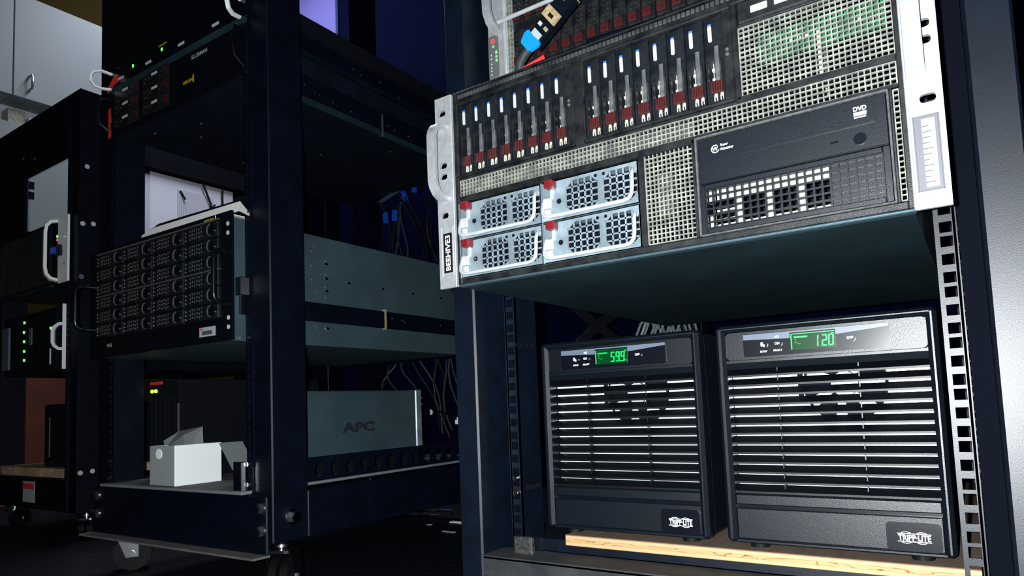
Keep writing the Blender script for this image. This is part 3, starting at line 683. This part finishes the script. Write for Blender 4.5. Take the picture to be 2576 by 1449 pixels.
def holed_beam():
    y0, z0, z1, xx = 113, 194, 236, 286
    n = 18; cy = [141+36.5*k for k in range(n)]; g = G(); a = y0
    for c_ in cy:
        g.box(xx, 289, a, c_-12, z0, z1); a = c_+12
        for s in (-1, 1):
            pts = [(c_+12*math.cos(t*math.pi/6)*1.0, 213+s*13*math.sin(t*math.pi/6)) for t in range(7)]
            ze = z1 if s > 0 else z0
            for i in range(6): g.prism([pts[i], pts[i+1], (pts[i+1][0], ze), (pts[i][0], ze)], 'x', xx, 289)
    g.box(xx, 289, a, 785, z0, z1); return g
part('perforated_beam', holed_beam(), 'rack_paint_old', RB, 'black beam with a row of round holes')
part('shelf', G().box(-236, 236, 20, 780, 181, 186.5, 1.0), 'paper_dim', RB, 'dusty flat bottom shelf')
part('latch_plate', G().box(206, 230, 24, 33, 186, 236, 1.5), 'chrome', RB)
for zz in (197, 231):
    for s in (-1, 1): part('rack_screw', G().cyl(s*232, zz, 4, 'y', 33, 39, 10), 'chrome', RB)

# white box and papers on the shelf
bx = thing('small_box', 'small open white cardboard box on the dusty bottom shelf', 'box', FB, (-28, 80, 186.5))
g = G().box(-71, 15, 33, 34.5, 186.5, 262).box(-71, 15, 127.5, 129, 186.5, 262).box(-71, -69.5, 34, 128, 186.5, 262).box(-71, 15, 33, 129, 186.5, 188)
part('carton', g, 'grey_card', bx); part('lit_carton_side', G().box(13.2, 15.4, 32.6, 129.4, 186.5, 263, 0.8), 'white_card', bx, 'white side painted lighter as the lit face')  # shading in the colour: walls grey as shaded, one side white as lit
part('carton_sticker', G().cyl(-38, 247, 10, 'y', 31.6, 33.0, 16), 'white_card', bx)
solo('plastic_bag', 'crumpled grey plastic bag sticking out of the white box', 'bag', G().add([(-68, 60, 240), (-10, 70, 245), (8, 95, 262), (-2, 100, 296), (-62, 88, 288), (-82, 66, 270), (-30, 76, 280), (-72, 64, 255)], [(0, 1, 6, 7), (1, 2, 3, 6), (6, 3, 4), (7, 6, 4, 5)]), 'paper_dim', FB, (-40, 70, 240))
solo('paper_flap', 'loose tilted sheet of card behind the white box', 'paper', G().prism([(120, 262), (172, 262), (205, 205), (150, 205)], 'x', 20, 22), 'paper_dim', FB, (21, 150, 190))
solo('paper_sheet', 'flat dusty sheet of paper under the white box', 'paper', G().box(-120, 90, 18, 220, 186.6, 187.2), 'ledge_dust', FB, (0, 100, 186.6))
sw = thing('network_switch', 'dark upright switch with two yellow-green lights behind the white box', 'switch', FB, (-190, 300, 187))
part('case', G().box(-236, -127, 125, 500, 187, 396, 2), 'black_void', sw)
for k in range(6): part('module_edge', G().box(-232+18*k, -230+18*k, 122, 126, 210, 360), 'plastic', sw)
part('corner_edge', G().box(-129, -126.5, 122.5, 126, 250, 345), 'steel', sw)
for x in (-228, -213): part('status_light', G().cyl(x, 374, 4, 'y', 121.5, 125.5, 10), 'led_yellow', sw)
part('red_mark', G().box(-234, -190, 122, 125.5, 388, 394), 'red_tape', sw)

# apc ups lying in rack B
ap = thing('ups_unit', 'grey UPS box with dark APC letters low inside the rack', 'power supply', FB, (95, 400, 186))
part('case', G().box(40, 150, 212, 556, 222, 358, 2.5), 'server_side', ap)
part('rear_frame', G().box(40, 151, 557, 578, 222, 359, 2.0), 'galv', ap)
part('stand', G().box(40, 150, 215, 570, 186.5, 222), 'black_void', ap)
text('case_lettering', 'APC', 'print_dark', ap, (150.2, 322, 268), 96, 22, ux=(0, 1, 0), uz=(0, 0, 1), bold=0.05, th=0.3)
for zz in (340, 325): part('outlet_contact', G().box(126, 140, 578, 592, zz-1.5, zz+1.5), 'gold', ap)
part('rear_outlets', G().box(45, 140, 576, 584, 230, 352), 'black_void', ap)
pp = thing('power_plug', 'black plug with pale collar and white tag in the back of the grey UPS', 'plug', FB, (118, 600, 296))
part('plug_body', G().box(108, 128, 584, 640, 296, 310, 4), 'plastic_smooth', pp); part('collar', G().box(109, 127, 640, 650, 296.5, 309.5, 3), 'print_grey', pp)
part('lead', G().tube([(118, 650, 303), (118, 690, 303), (118, 730, 294), (118, 765, 276), (118, 790, 250)], 3.6, 8), 'cable', pp, smooth=True)
part('white_tag', G().box(114, 124, 752, 772, 268, 286, 1), 'white_card', pp)

# ---- five unit drive server in rack B
D = thing('drive_array', 'black front server with twenty-four round-buttoned drives and a steel side', 'server', FB, (0, 0, 441))
def fz(v): return 441.5+v
part('chassis', G().box(-218, 218, 5, 660, 443, 659), 'server_side', D, 'blue grey steel chassis')
g = G()
hl = [(232.55, fz(q), 7, 7) for q in (22.2, 38.1, 183.3, 199.2)]
part('front_face', G().holed(-241.3, 241.3, 441.5, 662.5, 0, 5, hl, c=2), 'plastic_smooth', D)
for q in (22.2, 38.1, 183.3, 199.2): part('ear_hole', G().cyl(232.55, fz(q), 4.0, 'y', -0.6, 2, 12), 'print_grey', D)
for s in (-1, 1):
    part('ear_handle', G().tube([(s*237, 0, 502), (s*237, -22, 503), (s*237, -29, 510), (s*237, -30, 518), (s*237, -30, 575), (s*237, -29, 583), (s*237, -22, 590), (s*237, 0, 591)], 4.2, 10), 'plastic_smooth', D, smooth=True)
x0, z0 = -204, 481
g = G().box(x0, x0+99, -4, 3, z0, z0+26.4, 1.5)
dc = part('drive_carrier', g, 'carrier', D)
part('carrier_button', G().cyl(x0+82, z0+13.2, 9.5, 'y', -6, -4, 24), 'plastic_smooth', dc, smooth=True)
g = G()
for k in range(10):
    t0 = math.radians(100+16*k); t1 = math.radians(116+16*k)
    g.prism([(x0+82+r*math.cos(t), z0+13.2+r*math.sin(t)) for r, t in ((10.5, t0), (10.5, t1), (9.1, t1), (9.1, t0))], 'y', -7.5, -5)
part('button_rim', g, 'dust_strip', dc)
g = G()
for k in range(6):
    for j in range(3): g.box(x0+16+7*k, x0+18+7*k, -4.6, -3.9, z0+4.5+7*j+(k % 2)*1.5, z0+8+7*j+(k % 2)*1.5)
part('carrier_vents', g, 'dust_strip', dc)
g = G()
for j in range(3): g.box(x0+3, x0+5.4, -5.4, -3.8, z0+4+7*j, z0+7.4+7*j, 0.6)
part('carrier_lights', g, 'steel', dc)
for c_ in range(4):
    for r_ in range(6):
        if c_ or r_: dup_part(dc, D, (104.6*c_, 0, 28.4*r_))
part('face_lines', G().box(-206, 212, -5, -1, 564.3, 566), 'dust_strip', D); part('face_lines', G().box(-206, 212, -5, -1, 651.5, 653), 'dust_strip', D)
st = part('asset_sticker', G().box(150, 195, -1.2, 0, 452.5, 469), 'white_label', D, 'white asset sticker with barcode')
part('sticker_red', G().box(152, 160, -1.6, -1.2, 464.5, 467.5), 'red_tape', st)
g = G()
xx = 158
for k in range(14): w = random.choice((0.8, 1.2, 1.8)); g.box(xx, xx+w, -1.6, -1.2, 455.5, 462.5); xx += w+1.0
part('barcode', g, 'tape_black', st)
text('maker_lettering', 'ABERDEEN', 'print_yellow', D, (163, -0.2, 653.4), 30, 4.6, bold=0.01)
part('logo_bar', G().box(197, 198.2, -0.6, 0, 652, 661), 'print_white', D)
text('name_lettering', 'HALE', 'print_grey', D, (-169, -0.2, 461), 19, 6.5, bold=0.01)
tp = part('name_tag', G().box(-196, -118, -1, 0, 655, 661.5), 'plastic_smooth', D)
part('slide_rail', G().box(218, 223.5, 30, 700, 489, 526, 1.0), 'rack_paint_old', D)
part('slide_clip', G().box(218, 224.5, 382, 387, 487, 530), 'gold', D)
g_ = [(198, 638), (191, 627), (191, 599), (227, 614), (226, 586), (191, 571), (226, 560), (200, 548), (226, 540), (226, 475), (200, 478), (30, 448)]
rv = [part('rivet', G().cyl(y, zz, 2.6, 'x', 217, 219.5, 10), 'steel', D) for y, zz in g_]
for y, zz in ((285, 576), (383, 576), (479, 576), (579, 577), (226, 607), (226, 578), (226, 553), (226, 478)):
    part('slot_stud', G().box(217, 220, y-5, y+5, zz-2.6, zz+2.6, 1.2), 'chrome', D)
for y, zz in ((409, 514), (441, 512), (448, 508), (573, 510)): part('rail_screw', G().cyl(y, zz, 3.0, 'x', 223, 225.5, 10), 'chrome', D)
part('rail_bracket', G().box(222, 238, 20, 38, 520, 552, 1.0), 'chrome', D)
solo('tilted_cover', 'bright white sheet metal cover propped up above the drive server face', 'cover', G().add([(-75, 16, 664), (241, 16, 664), (241, 18, 682), (-30, 18, 684), (-75, 18, 676), (221, 60, 664), (241, 16, 664)], [(0, 1, 2, 3, 4), (2, 5, 1)]).box(-75, 217, 20, 60, 663, 664.5), 'white_paint', FB, (0, 20, 663))
solo('black_cable', 'black cable lying along the edge of the white cover', 'cable', G().tube([(-62, 26, 681), (-20, 22, 687), (80, 22, 686), (220, 24, 685), (212, 120, 668)], 3.2, 8), 'cable', FB, (0, 22, 663))

# ---- two unit and one unit servers in rack B
U2 = thing('rack_server', 'dark server with ELLERMAN lettering and six drive trays', 'server', FB, (0, 36, 918))
part('chassis', G().box(-218, 218, 38, 700, 919, 1012), 'chassis_dark', U2)
part('front_face', G().box(-241, 241, 33, 38.8, 918, 1013, 1.5), 'plastic_smooth', U2)
x0, z0 = -205, 926
g = G().box(x0, x0+92, 28, 33, z0, z0+27, 1.2)
dc = part('drive_tray', g, 'carrier', U2)
part('tray_label', G().box(x0+34, x0+54, 27.4, 28, z0+17, z0+22), 'print_grey', dc)
part('tray_latch', G().box(x0+82, x0+90, 26.5, 28.2, z0+6, z0+22), 'red_latch', dc)
g = G()
for k, (a_, b_) in enumerate(((8, 6), (10, 16), (26, 12), (62, 9), (70, 15), (76, 20))): g.box(x0+a_, x0+a_+2, 27.4, 28, z0+b_, z0+b_+2)
part('tray_glints', g, 'steel', dc)
for c_ in range(2):
    for r_ in range(3):
        if c_ or r_: dup_part(dc, U2, (112*c_, 0, 29.4*r_))
text('name_lettering', 'ELLERMAN', 'print_grey', U2, (74, 32.8, 995), 50, 7.5, bold=0.01)
text('maker_lettering', 'ABERDEEN', 'print_yellow', U2, (44, 32.8, 953), 32, 6, bold=0.01); part('logo_bar', G().box(78, 79.2, 32, 33, 950, 964), 'print_yellow', U2)
for s in (-1, 1):
    part('ear_handle', G().tube([(s*232, 36, 1006), (s*234, 16, 1000), (s*234, 8, 975), (s*234, 14, 945), (s*232, 36, 930)], 3, 8), 'plastic_smooth', U2, smooth=True)
for y in (80, 110, 150, 220, 300, 380, 470): part('bottom_screw', G().cyl(random.uniform(-170, 190), y, 2.4, 'z', 918, 919.4, 8), 'steel', U2)
part('slide_rail', G().box(218, 223.5, 60, 720, 925, 975, 1.0), 'rack_paint_old', U2)
part('slide_lip', G().box(218.5, 223.8, 60, 720, 919, 932, 0.8), 'chassis', U2)
part('slide_clip', G().box(218, 225, 388, 392, 918, 968), 'steel', U2)
for y, zz in ((165, 958), (178, 956), (205, 950), (215, 949), (250, 946), (300, 944), (410, 948), (432, 946), (478, 946)): part('rail_screw', G().cyl(y, zz, 2.5, 'x', 223, 225, 8), 'chrome', U2)
red = [( -238, 918), (-227, 921), (-228, 936), (-231, 940), (-231, 950), (-227, 954), (-228, 972), (-232, 977), (-229, 984), (-238, 983)]
solo('red_ribbon', 'torn red ribbon hanging on the edge of the ELLERMAN server', 'ribbon', G().prism(red, 'y', 32.5, 33.4), 'red_tape', FB, (-233, 33, 918))

U1 = thing('slim_server', 'slim black one unit server with silver loop handles and green lights', 'server', FB, (0, 36, 1020))
part('chassis', G().box(-218, 218, 38, 700, 1021, 1064), 'chassis_dark', U1)
part('front_face', G().box(-241, 241, 33, 38.8, 1023, 1064, 1.2), 'plastic_smooth', U1)
part('bottom_lip', G().prism([(30, 1023), (38, 1015), (38.6, 1023)], 'x', -232, 236), 'chassis', U1)
for x in (-141, -32): part('status_light', G().box(x, x+4, 32, 33, 1047, 1053), 'led_green', U1)
for x in (-197, -90, 28, 140): part('drive_label', G().box(x, x+20, 32, 33, 1036, 1041), 'print_grey', U1)
for s in (-1, 1):
    lp = [(s*226, 34, 1024), (s*230, 14, 1021), (s*236, 2, 1024), (s*239, -3, 1034), (s*239, -3, 1046), (s*236, 2, 1056), (s*230, 14, 1060), (s*226, 34, 1058)]
    part('loop_handle', G().sweep(lp, [(-3.5, -2), (3.5, -2), (3.5, 2), (-3.5, 2)], (1, 0, 0)), 'ear_pale', U1, 'silver loop handle', smooth=True)
text('maker_lettering', 'ABERDEEN', 'print_yellow', U1, (-42, 32.8, 1057), 30, 4, bold=0.01)
part('slide_rail', G().box(218, 223.5, 60, 720, 1026, 1058, 1.0), 'rack_paint_old', U1)
for y, zz in ((309, 1040), (389, 1042), (448, 1028), (330, 1036)): part('rail_screw', G().cyl(y, zz, 3.2, 'x', 223, 225.5, 8), 'chrome', U1)
solo('red_tag', 'torn red tag tied at the loop handle of the slim server', 'tag', G().prism([(-238, 1018), (-226, 1023), (-212, 1030), (-196, 1032), (-193, 1042), (-204, 1041), (-200, 1050), (-216, 1046), (-230, 1036), (-240, 1030)], 'y', 30.5, 31.4), 'red_tape', FB, (-216, 31, 1018))
U0 = thing('blank_server', 'plain black chassis above the slim server with loop handles', 'server', FB, (0, 40, 1067))
part('chassis', G().box(-218, 218, 38, 700, 1068, 1101), 'black_void', U0); part('front_face', G().box(-241, 241, 35, 38.8, 1067, 1102, 1), 'plastic_smooth', U0)
solo('added_dark_panel', 'added black panel keeping the top of the middle rack dark', 'panel', G().box(-241, 241, 36, 38.8, 1103, 1280, 0.8), 'plastic_smooth', FB, (0, 38, 1103))  # added sheet, only keeps the open rack top dark

# ---- hanging cables at the back of rack B
rnd = random.Random(3)
def hang(k, x, z1, z0, dx, m_, r=2.6):
    y = 800+rnd.uniform(-20, 60); n = 7; p = []
    for i in range(n):
        t = i/(n-1); p.append((x+dx*t+18*math.sin(t*3.1+k), y+12*math.sin(t*5+k), z1+(z0-z1)*t))
    return G().tube(p, r, 6)
K = [(-180, 940, 700, 20), (-165, 930, 690, 35), (-150, 935, 700, 40), (-130, 940, 690, 30), (-100, 950, 760, -25), (-75, 960, 720, 60), (-60, 930, 690, 75), (-40, 960, 700, 90), (-15, 930, 690, 70), (2, 900, 700, 48), (34, 930, 690, 34), (52, 920, 690, 40), (60, 880, 690, 30)]
for k, (x, z1, z0, dx) in enumerate(K):
    solo('hanging_cable', ('thin teal cable' if k % 3 == 1 else 'thin black cable')+' hanging behind the middle rack above the steel drive server', 'cable', hang(k, x, z1, z0, dx, ''), 'cable_teal' if k % 3 == 1 else 'cable', FB, (x, 820, z0), group=('teal' if k % 3 == 1 else 'black')+' cables behind the middle rack, upper bundle')
K2 = [(-215, 445, 330, 15), (-190, 450, 350, -20), (-150, 445, 350, 30), (-120, 450, 350, 20), (-90, 450, 250, 60), (-60, 450, 240, 80), (-30, 450, 240, 60), (0, 450, 250, 50), (25, 450, 230, 40), (50, 450, 230, 20), (75, 450, 230, -10), (95, 450, 260, 10)]
for k, (x, z1, z0, dx) in enumerate(K2):
    solo('hanging_cable', ('thin teal cable' if k % 2 else 'thin black cable')+' hanging behind the middle rack beside the grey UPS', 'cable', hang(k+20, x, z1, z0, dx, ''), 'cable_teal' if k % 2 == 1 else 'cable', FB, (x, 820, z0), group=('teal' if k % 2 else 'black')+' cables behind the middle rack, lower bundle')
for x, zz, dx in ((-166, 905, 4), (-128, 905, -4), (-92, 955, 30), (-50, 975, 4)):
    solo('blue_connector', 'small blue cable connector behind the middle rack', 'connector', G().prism([(x, zz), (x+14, zz), (x+14+dx*.4, zz-34), (x+dx*.4, zz-30)], 'y', 790, 798), 'boot_blue', FB, (x, 794, zz-34), group='blue connectors behind the middle rack')
solo('cable_arm', 'pale metal strip below the upper servers at the back of the rack', 'bracket', G().prism([(-100, 904), (-84, 900), (2, 922), (-12, 932)], 'y', 700, 703), 'server_side', FB, (-40, 701, 900))
# ================================================================ rack C, far left
RC = make_rack(FC, 'short black rack with a plywood shelf and a sticker on its foot plate', 0, -2, 240, 289, 1195, 850, 'rack_paint_old', 0, zb=72, top_sides=(1,))
pl = part('front_plate', G().box(-240, 240, -3, 3, 74, 160, 1.5), 'rack_paint_old', RC)
lb = part('warning_sticker', G().box(-34, 42, -4, -3, 91, 150), 'white_label', pl, 'white sticker with a red band')
part('sticker_band', G().box(-32, 40, -4.6, -4, 128, 144), 'red_tape', lb)
for y, zz, mm in ((7, 179, 'dust_white'), (37, 181, 'dust_white'), (17, 1015, 'print_grey'), (2+5, 853, 'print_grey'), (34, 857, 'print_grey'), (5, 706, 'panel_grey')):
    part('lit_hole_disc', G().cyl(y+2, zz, 6.5, 'x', 288.5, 290, 16), mm, RC)  # pale discs painted for post holes with light showing through
for x, y, an in ((262, 38, 0.9), (-205, 38, 0.2), (262, 886, 0.2), (-262, 886, 1.0)): caster(RC, x, y, 72, an, r=26)
solo('plywood_shelf', 'narrow plywood shelf across the short rack', 'board', G().box(-222, 222, 4, 620, 163, 188, 0.8), 'orange_wood' if 'orange_wood' in MATS else 'dust_white', FC, (0, 4, 163))
op = thing('orange_cabinet', 'orange painted cabinet at the wall behind the short rack', 'cabinet', FW, (-2890, 560, 0))
part('body', G().box(-2928, -2866, 300, 690, 0, 520, 3), 'orange_paint', op); part('cabinet_door', G().box(-2866, -2860, 310, 680, 30, 510, 2), 'orange_paint', op)
tw = thing('tower_case', 'black tower standing on the plywood shelf of the short rack', 'computer', FC, (100, 200, 188))
part('case', G().box(-10, 215, 40, 560, 188, 368, 2), 'black_void', tw); part('case_edge', G().box(24, 27, 38, 41, 215, 330), 'steel', tw); part('case_light', G().box(8, 40, 38, 41, 196, 202), 'red_latch', tw)

S1 = thing('silver_eared_server', 'dark finned server with a broad silver ear, handle and blue usb stick', 'server', FC, (0, -10, 698))
part('chassis', G().box(-218, 218, 0, 150, 700, 882), 'chassis', S1)
part('front_face', G().box(-215, 190, -6, 0, 700, 880), 'black_void', S1)
for k in range(30): part('fin', G().box(-210+12*k, -206+12*k, -12, -5, 708, 868), 'plastic', S1)
ea = part('rack_ear', G().box(190, 252, -12, -6, 698, 884, 1.5), 'ear_pale', S1, 'broad silver ear')
part('ear_handle', G().sweep([(180, -8, 708), (176, -24, 712), (172, -33, 724), (171, -36, 742), (171, -36, 842), (172, -33, 860), (176, -24, 872), (180, -8, 876)], [(-9, -4), (9, -4), (9, 4), (-9, 4)], (1, 0, 0)), 'ear_pale', S1, 'silver loop handle', smooth=True)
part('ear_inner', G().box(180, 192, -10, -4, 702, 880), 'plastic', S1)
part('status_light', G().box(186, 191, -13.5, -10, 828, 834), 'led_green', ea); part('status_light', G().box(186, 191, -13.5, -10, 818, 824), 'led_red', ea)
part('ear_screw', G().cyl(236, 822, 4, 'y', -15, -12, 12), 'chrome', ea); part('ear_screw', G().cyl(236, 746, 4, 'y', -14, -12, 12), 'steel', ea)
part('bottom_edge', G().box(-218, 150, -12, -4, 694, 700), 'chassis', S1)
us = thing('usb_stick', 'small blue usb stick plugged into the silver ear', 'usb stick', FC, (196, -14, 780)); part('body', G().box(196, 222, -22, -12, 772, 802, 2), 'plastic', us); part('tip', G().box(186, 206, -30, -20, 778, 796, 2), 'boot_blue', us)
S2 = thing('drive_tower', 'black server with green lights and a pale loop handle above the plywood shelf', 'server', FC, (0, 0, 458))
part('chassis', G().box(-218, 212, 8, 640, 460, 640), 'black_void', S2)
for k in range(4): part('fin', G().box(150+13*k, 160+13*k, 0, 8, 462, 638), 'chassis_dark', S2)
part('rack_ear', G().box(214, 217, -8, 4, 460, 640, 0.8), 'ear_pale', S2, 'thin pale ear seen edge on')
part('ear_handle', G().sweep([(213, -3, 515), (205, -12, 516), (197, -19, 524), (194, -22, 534), (194, -22, 566), (197, -19, 576), (205, -12, 584), (213, -3, 585)], [(-4, -4), (4, -4), (4, 4), (-4, 4)], (0, 0, 1)), 'ear_pale', S2, 'pale loop handle', smooth=True)
for x, zz in ((-72, 616), (-74, 587), (-72, 559), (-71, 530), (-70, 503), (107, 583)): part('status_light', G().box(x, x+3.5, 4, 8, zz-3.5, zz+3.5), 'led_green', S2)
part('drive_label', G().box(-36, -18, 5, 8, 545, 595), 'panel_grey', S2)
part('light_bar', G().box(104, 108, 5, 8, 480, 525), 'print_grey', S2)
part('left_panel', G().box(-218, -175, 2, 8, 480, 610), 'panel_grey', S2)
S3 = thing('top_chassis', 'black chassis at the top of the short rack', 'server', FC, (0, 0, 1060))
part('chassis', G().box(-218, 218, -2, 14, 1062, 1190), 'black_void', S3); part('front_face', G().box(-241, 241, -9, -2.2, 1060, 1192, 2), 'rack_paint_old', S3)
for x, zz in ((-60, 1110), (20, 1090)): part('face_light', G().box(x, x+10, -10.5, -9, zz, zz+5), 'panel_grey', S3)
S4 = thing('dark_cabinet_block', 'black box at the left side inside the short rack', 'box', FC, (-140, 60, 890)); part('case', G().box(-218, -58, -2, 6, 884, 1058, 2), 'black_void', S4)
part('case_front', G().box(-222, -56, -6, -2.2, 884, 1058, 2), 'rack_paint_old', S4)

# ================================================================ far left wall: cupboards and louvred panel
WX = -2900
for k, (y0, y1) in enumerate(((150, 388), (392, 860))):
    t = thing('wall_cupboard', ('white wall cupboard with a small arched handle' if k else 'narrow white wall cupboard showing no handle'), 'cupboard', FW, (WX-80, (y0+y1)/2, 1650))
    part('carcass', G().box(-3058, WX-20, y0, y1, 1652, 2085), 'cabinet_white', t)
    d = part('door', G().box(WX-20, WX, y0, y1, 1648, 2088, 1.5), 'cabinet_white', t)
    part('door_handle', G().tube([(WX, y0+58, 1690), (WX+22, y0+58, 1692), (WX+26, y0+58, 1705), (WX+26, y0+58, 1735), (WX+22, y0+58, 1748), (WX, y0+58, 1750)], 5, 8), 'steel', d, smooth=True)
struct('trim_1', G().box(-3060, -3040, 150, 870, 1510, 1652), 'wall_white')
t = thing('counter_hutch', 'white wall cabinet below the wall cupboards', 'cabinet', FW, (-2990, 300, 1100))
part('front_panel', G().box(-3058, WX-30, 250, 870, 1100, 1545, 2), 'cabinet_white', t)
for zz in (1283, 1240): part('catch', G().box(WX-31, WX-28, 462, 482, zz, zz+30), 'black_void', t)
for k, (y, w, h) in enumerate(((395, 60, 70), (470, 40, 52))):
    solo('storage_carton', ('plain tan carton on the cabinet under the wall cupboard' if k == 0 else 'small white carton beside the tan carton under the wall cupboard'), 'carton', G().box(-3030, -2960, y, y+w, 1545, 1545+h, 1), 'dust_white' if k == 0 else 'white_card', FW, (-2990, y, 1545))
lp = thing('louvred_panel', 'white wall panel with a field of fine vertical louvres', 'panel', FW, (-2940, 1150, 0))
part('board', G().box(-3058, WX-30, 875, 1400, 1100, 1490, 2), 'wall_white', lp)
bc = thing('added_dark_box', 'added dark box blacking out the wall above the louvred panel', 'cupboard', FW, (-2980, 1180, 1500))  # invented dark volume so the wall here stays black under the fill light
part('carcass', G().box(-3058, WX-20, 870, 1478, 1494, 2085), 'black_void', bc); part('door', G().box(WX-20, WX, 872, 1476, 1496, 2083, 2), 'black_void', bc)
part('louvre_back', G().box(WX-30, WX-29, 1096, 1286, 1180, 1434), 'grey_card', lp)
g = G()
for k in range(38):
    y = 1098+4.9*k; g.box(WX-30, WX-24, y, y+2.6, 1180, 1432)
part('louvres', g, 'wall_white', lp, kind='stuff')
for k, pth in enumerate(([(WX-12, 1225, 1560), (WX-12, 1222, 1480), (WX-12, 1245, 1430), (WX-12, 1262, 1390), (WX-12, 1262, 1360), (WX-12, 1245, 1300), (WX-12, 1235, 1180)], [(WX-12, 1330, 1560), (WX-12, 1326, 1440), (WX-12, 1328, 1380), (WX-12, 1338, 1250)])):
    solo('wall_cable', ('black cable with a side branch in front of the louvred panel' if k == 0 else 'plain black cable right beside the edge of the louvred panel'), 'cable', G().tube(pth, 5.5, 8) if k else G().tube(pth, 5.5, 8).tube([(WX-12, 1262, 1370), (WX-12, 1285, 1392)], 5, 8), 'cable', FW, (WX-12, 1240, 1180))
solo('wall_hook', 'short slanted black hook on the louvred panel', 'hook', G().tube([(WX-22, 1106, 1425), (WX-14, 1128, 1385)], 5, 8), 'cable', FW, (WX-20, 1115, 1385))
solo('lilac_board', 'lilac lit board high on the back wall', 'board', G().box(-2760, -2205, 1480, 1499, 2040, 2660, 2), 'lilac', FW, (-2480, 1490, 2040))
f = thing('fill_light_housing', 'added unseen housing for the fill light above the far racks', 'lamp', FW, (-2100, 950, 2560)); part('housing', G().box(-2710, -1490, 880, 1020, 2562, 2640, 6), 'white_paint', f);  # made-up fixture, out of view, to carry the added fill light
for x in (-2550, -1650): part('hanger', G().box(x-5, x+5, 945, 955, 2640, 2700), 'steel', f)

# ================================================================ odds and ends behind and on the floor
def strap(pts): return G().sweep(pts, [(-9, -1.5), (9, -1.5), (9, 1.5), (-9, 1.5)], (0, 0, 1))
xb = thing('cross_brace', 'black crossed brace straps on the side of the rack with the UPS towers', 'brace', FA, (-291, 340, 380))
part('strap', strap([(-289, 240, 480), (-289, 330, 450), (-289, 430, 420)]), 'cable', xb); part('strap', strap([(-291, 440, 478), (-291, 360, 448), (-291, 280, 408)]), 'cable', xb)
pth = []
for k in range(9):
    x = -300+k*10.5; y = 540+random.uniform(-8, 8)
    seg = [(x-8, y, 395), (x-3, y, 440), (x+5, y+4, 462), (x+14, y+10, 472), (x+22, y+20, 468), (x+22, y+40, 440), (x+10, y+40, 400), (x+2, y+20, 386)]
    pth += seg
solo('coiled_cable', 'coil of pale grey cable behind the UPS towers', 'cable', G().tube(pth, 2.6, 6), 'cable_grey', FA, (-260, 540, 384))
FL = [(-976, 754, 60, 16, 'white_card', 'pale strip of paper on the dark floor'), (-1010, 700, 14, 9, 'grey_card', 'tiny grey scrap on the dark floor'), (-1150, 920, 34, 14, 'boot_blue', 'small blue scrap of plastic on the dark floor'), (-905, 640, 40, 8, 'grey_card', 'grey sliver of card on the dark floor')]
for x, y, a_, b_, m_, l_ in FL: solo('floor_scrap', l_, 'scrap', G().box(x, x+a_, y, y+b_, 0, 3, 0.8), m_, FW, (x, y, 0))
solo('floor_cable', 'loop of thin dark cable on the floor between the racks', 'cable', G().tube([(-1120+60*math.cos(t*.5), 860+40*math.sin(t*.5), 3) for t in range(12)], 3, 6), 'cable', FW, (-1120, 860, 0))
for k, x in enumerate((-1480, -1430, -1330)):
    solo('wall_cable', 'thick dark cable hanging down the blue back wall', 'cable', G().tube([(x, 1480, 2690), (x+4, 1482, 2000), (x+30*k, 1484, 1500), (x+30*k, 1484, 900)], 9, 6), 'cable', FW, (x, 1482, 900), group='cables down the back wall')
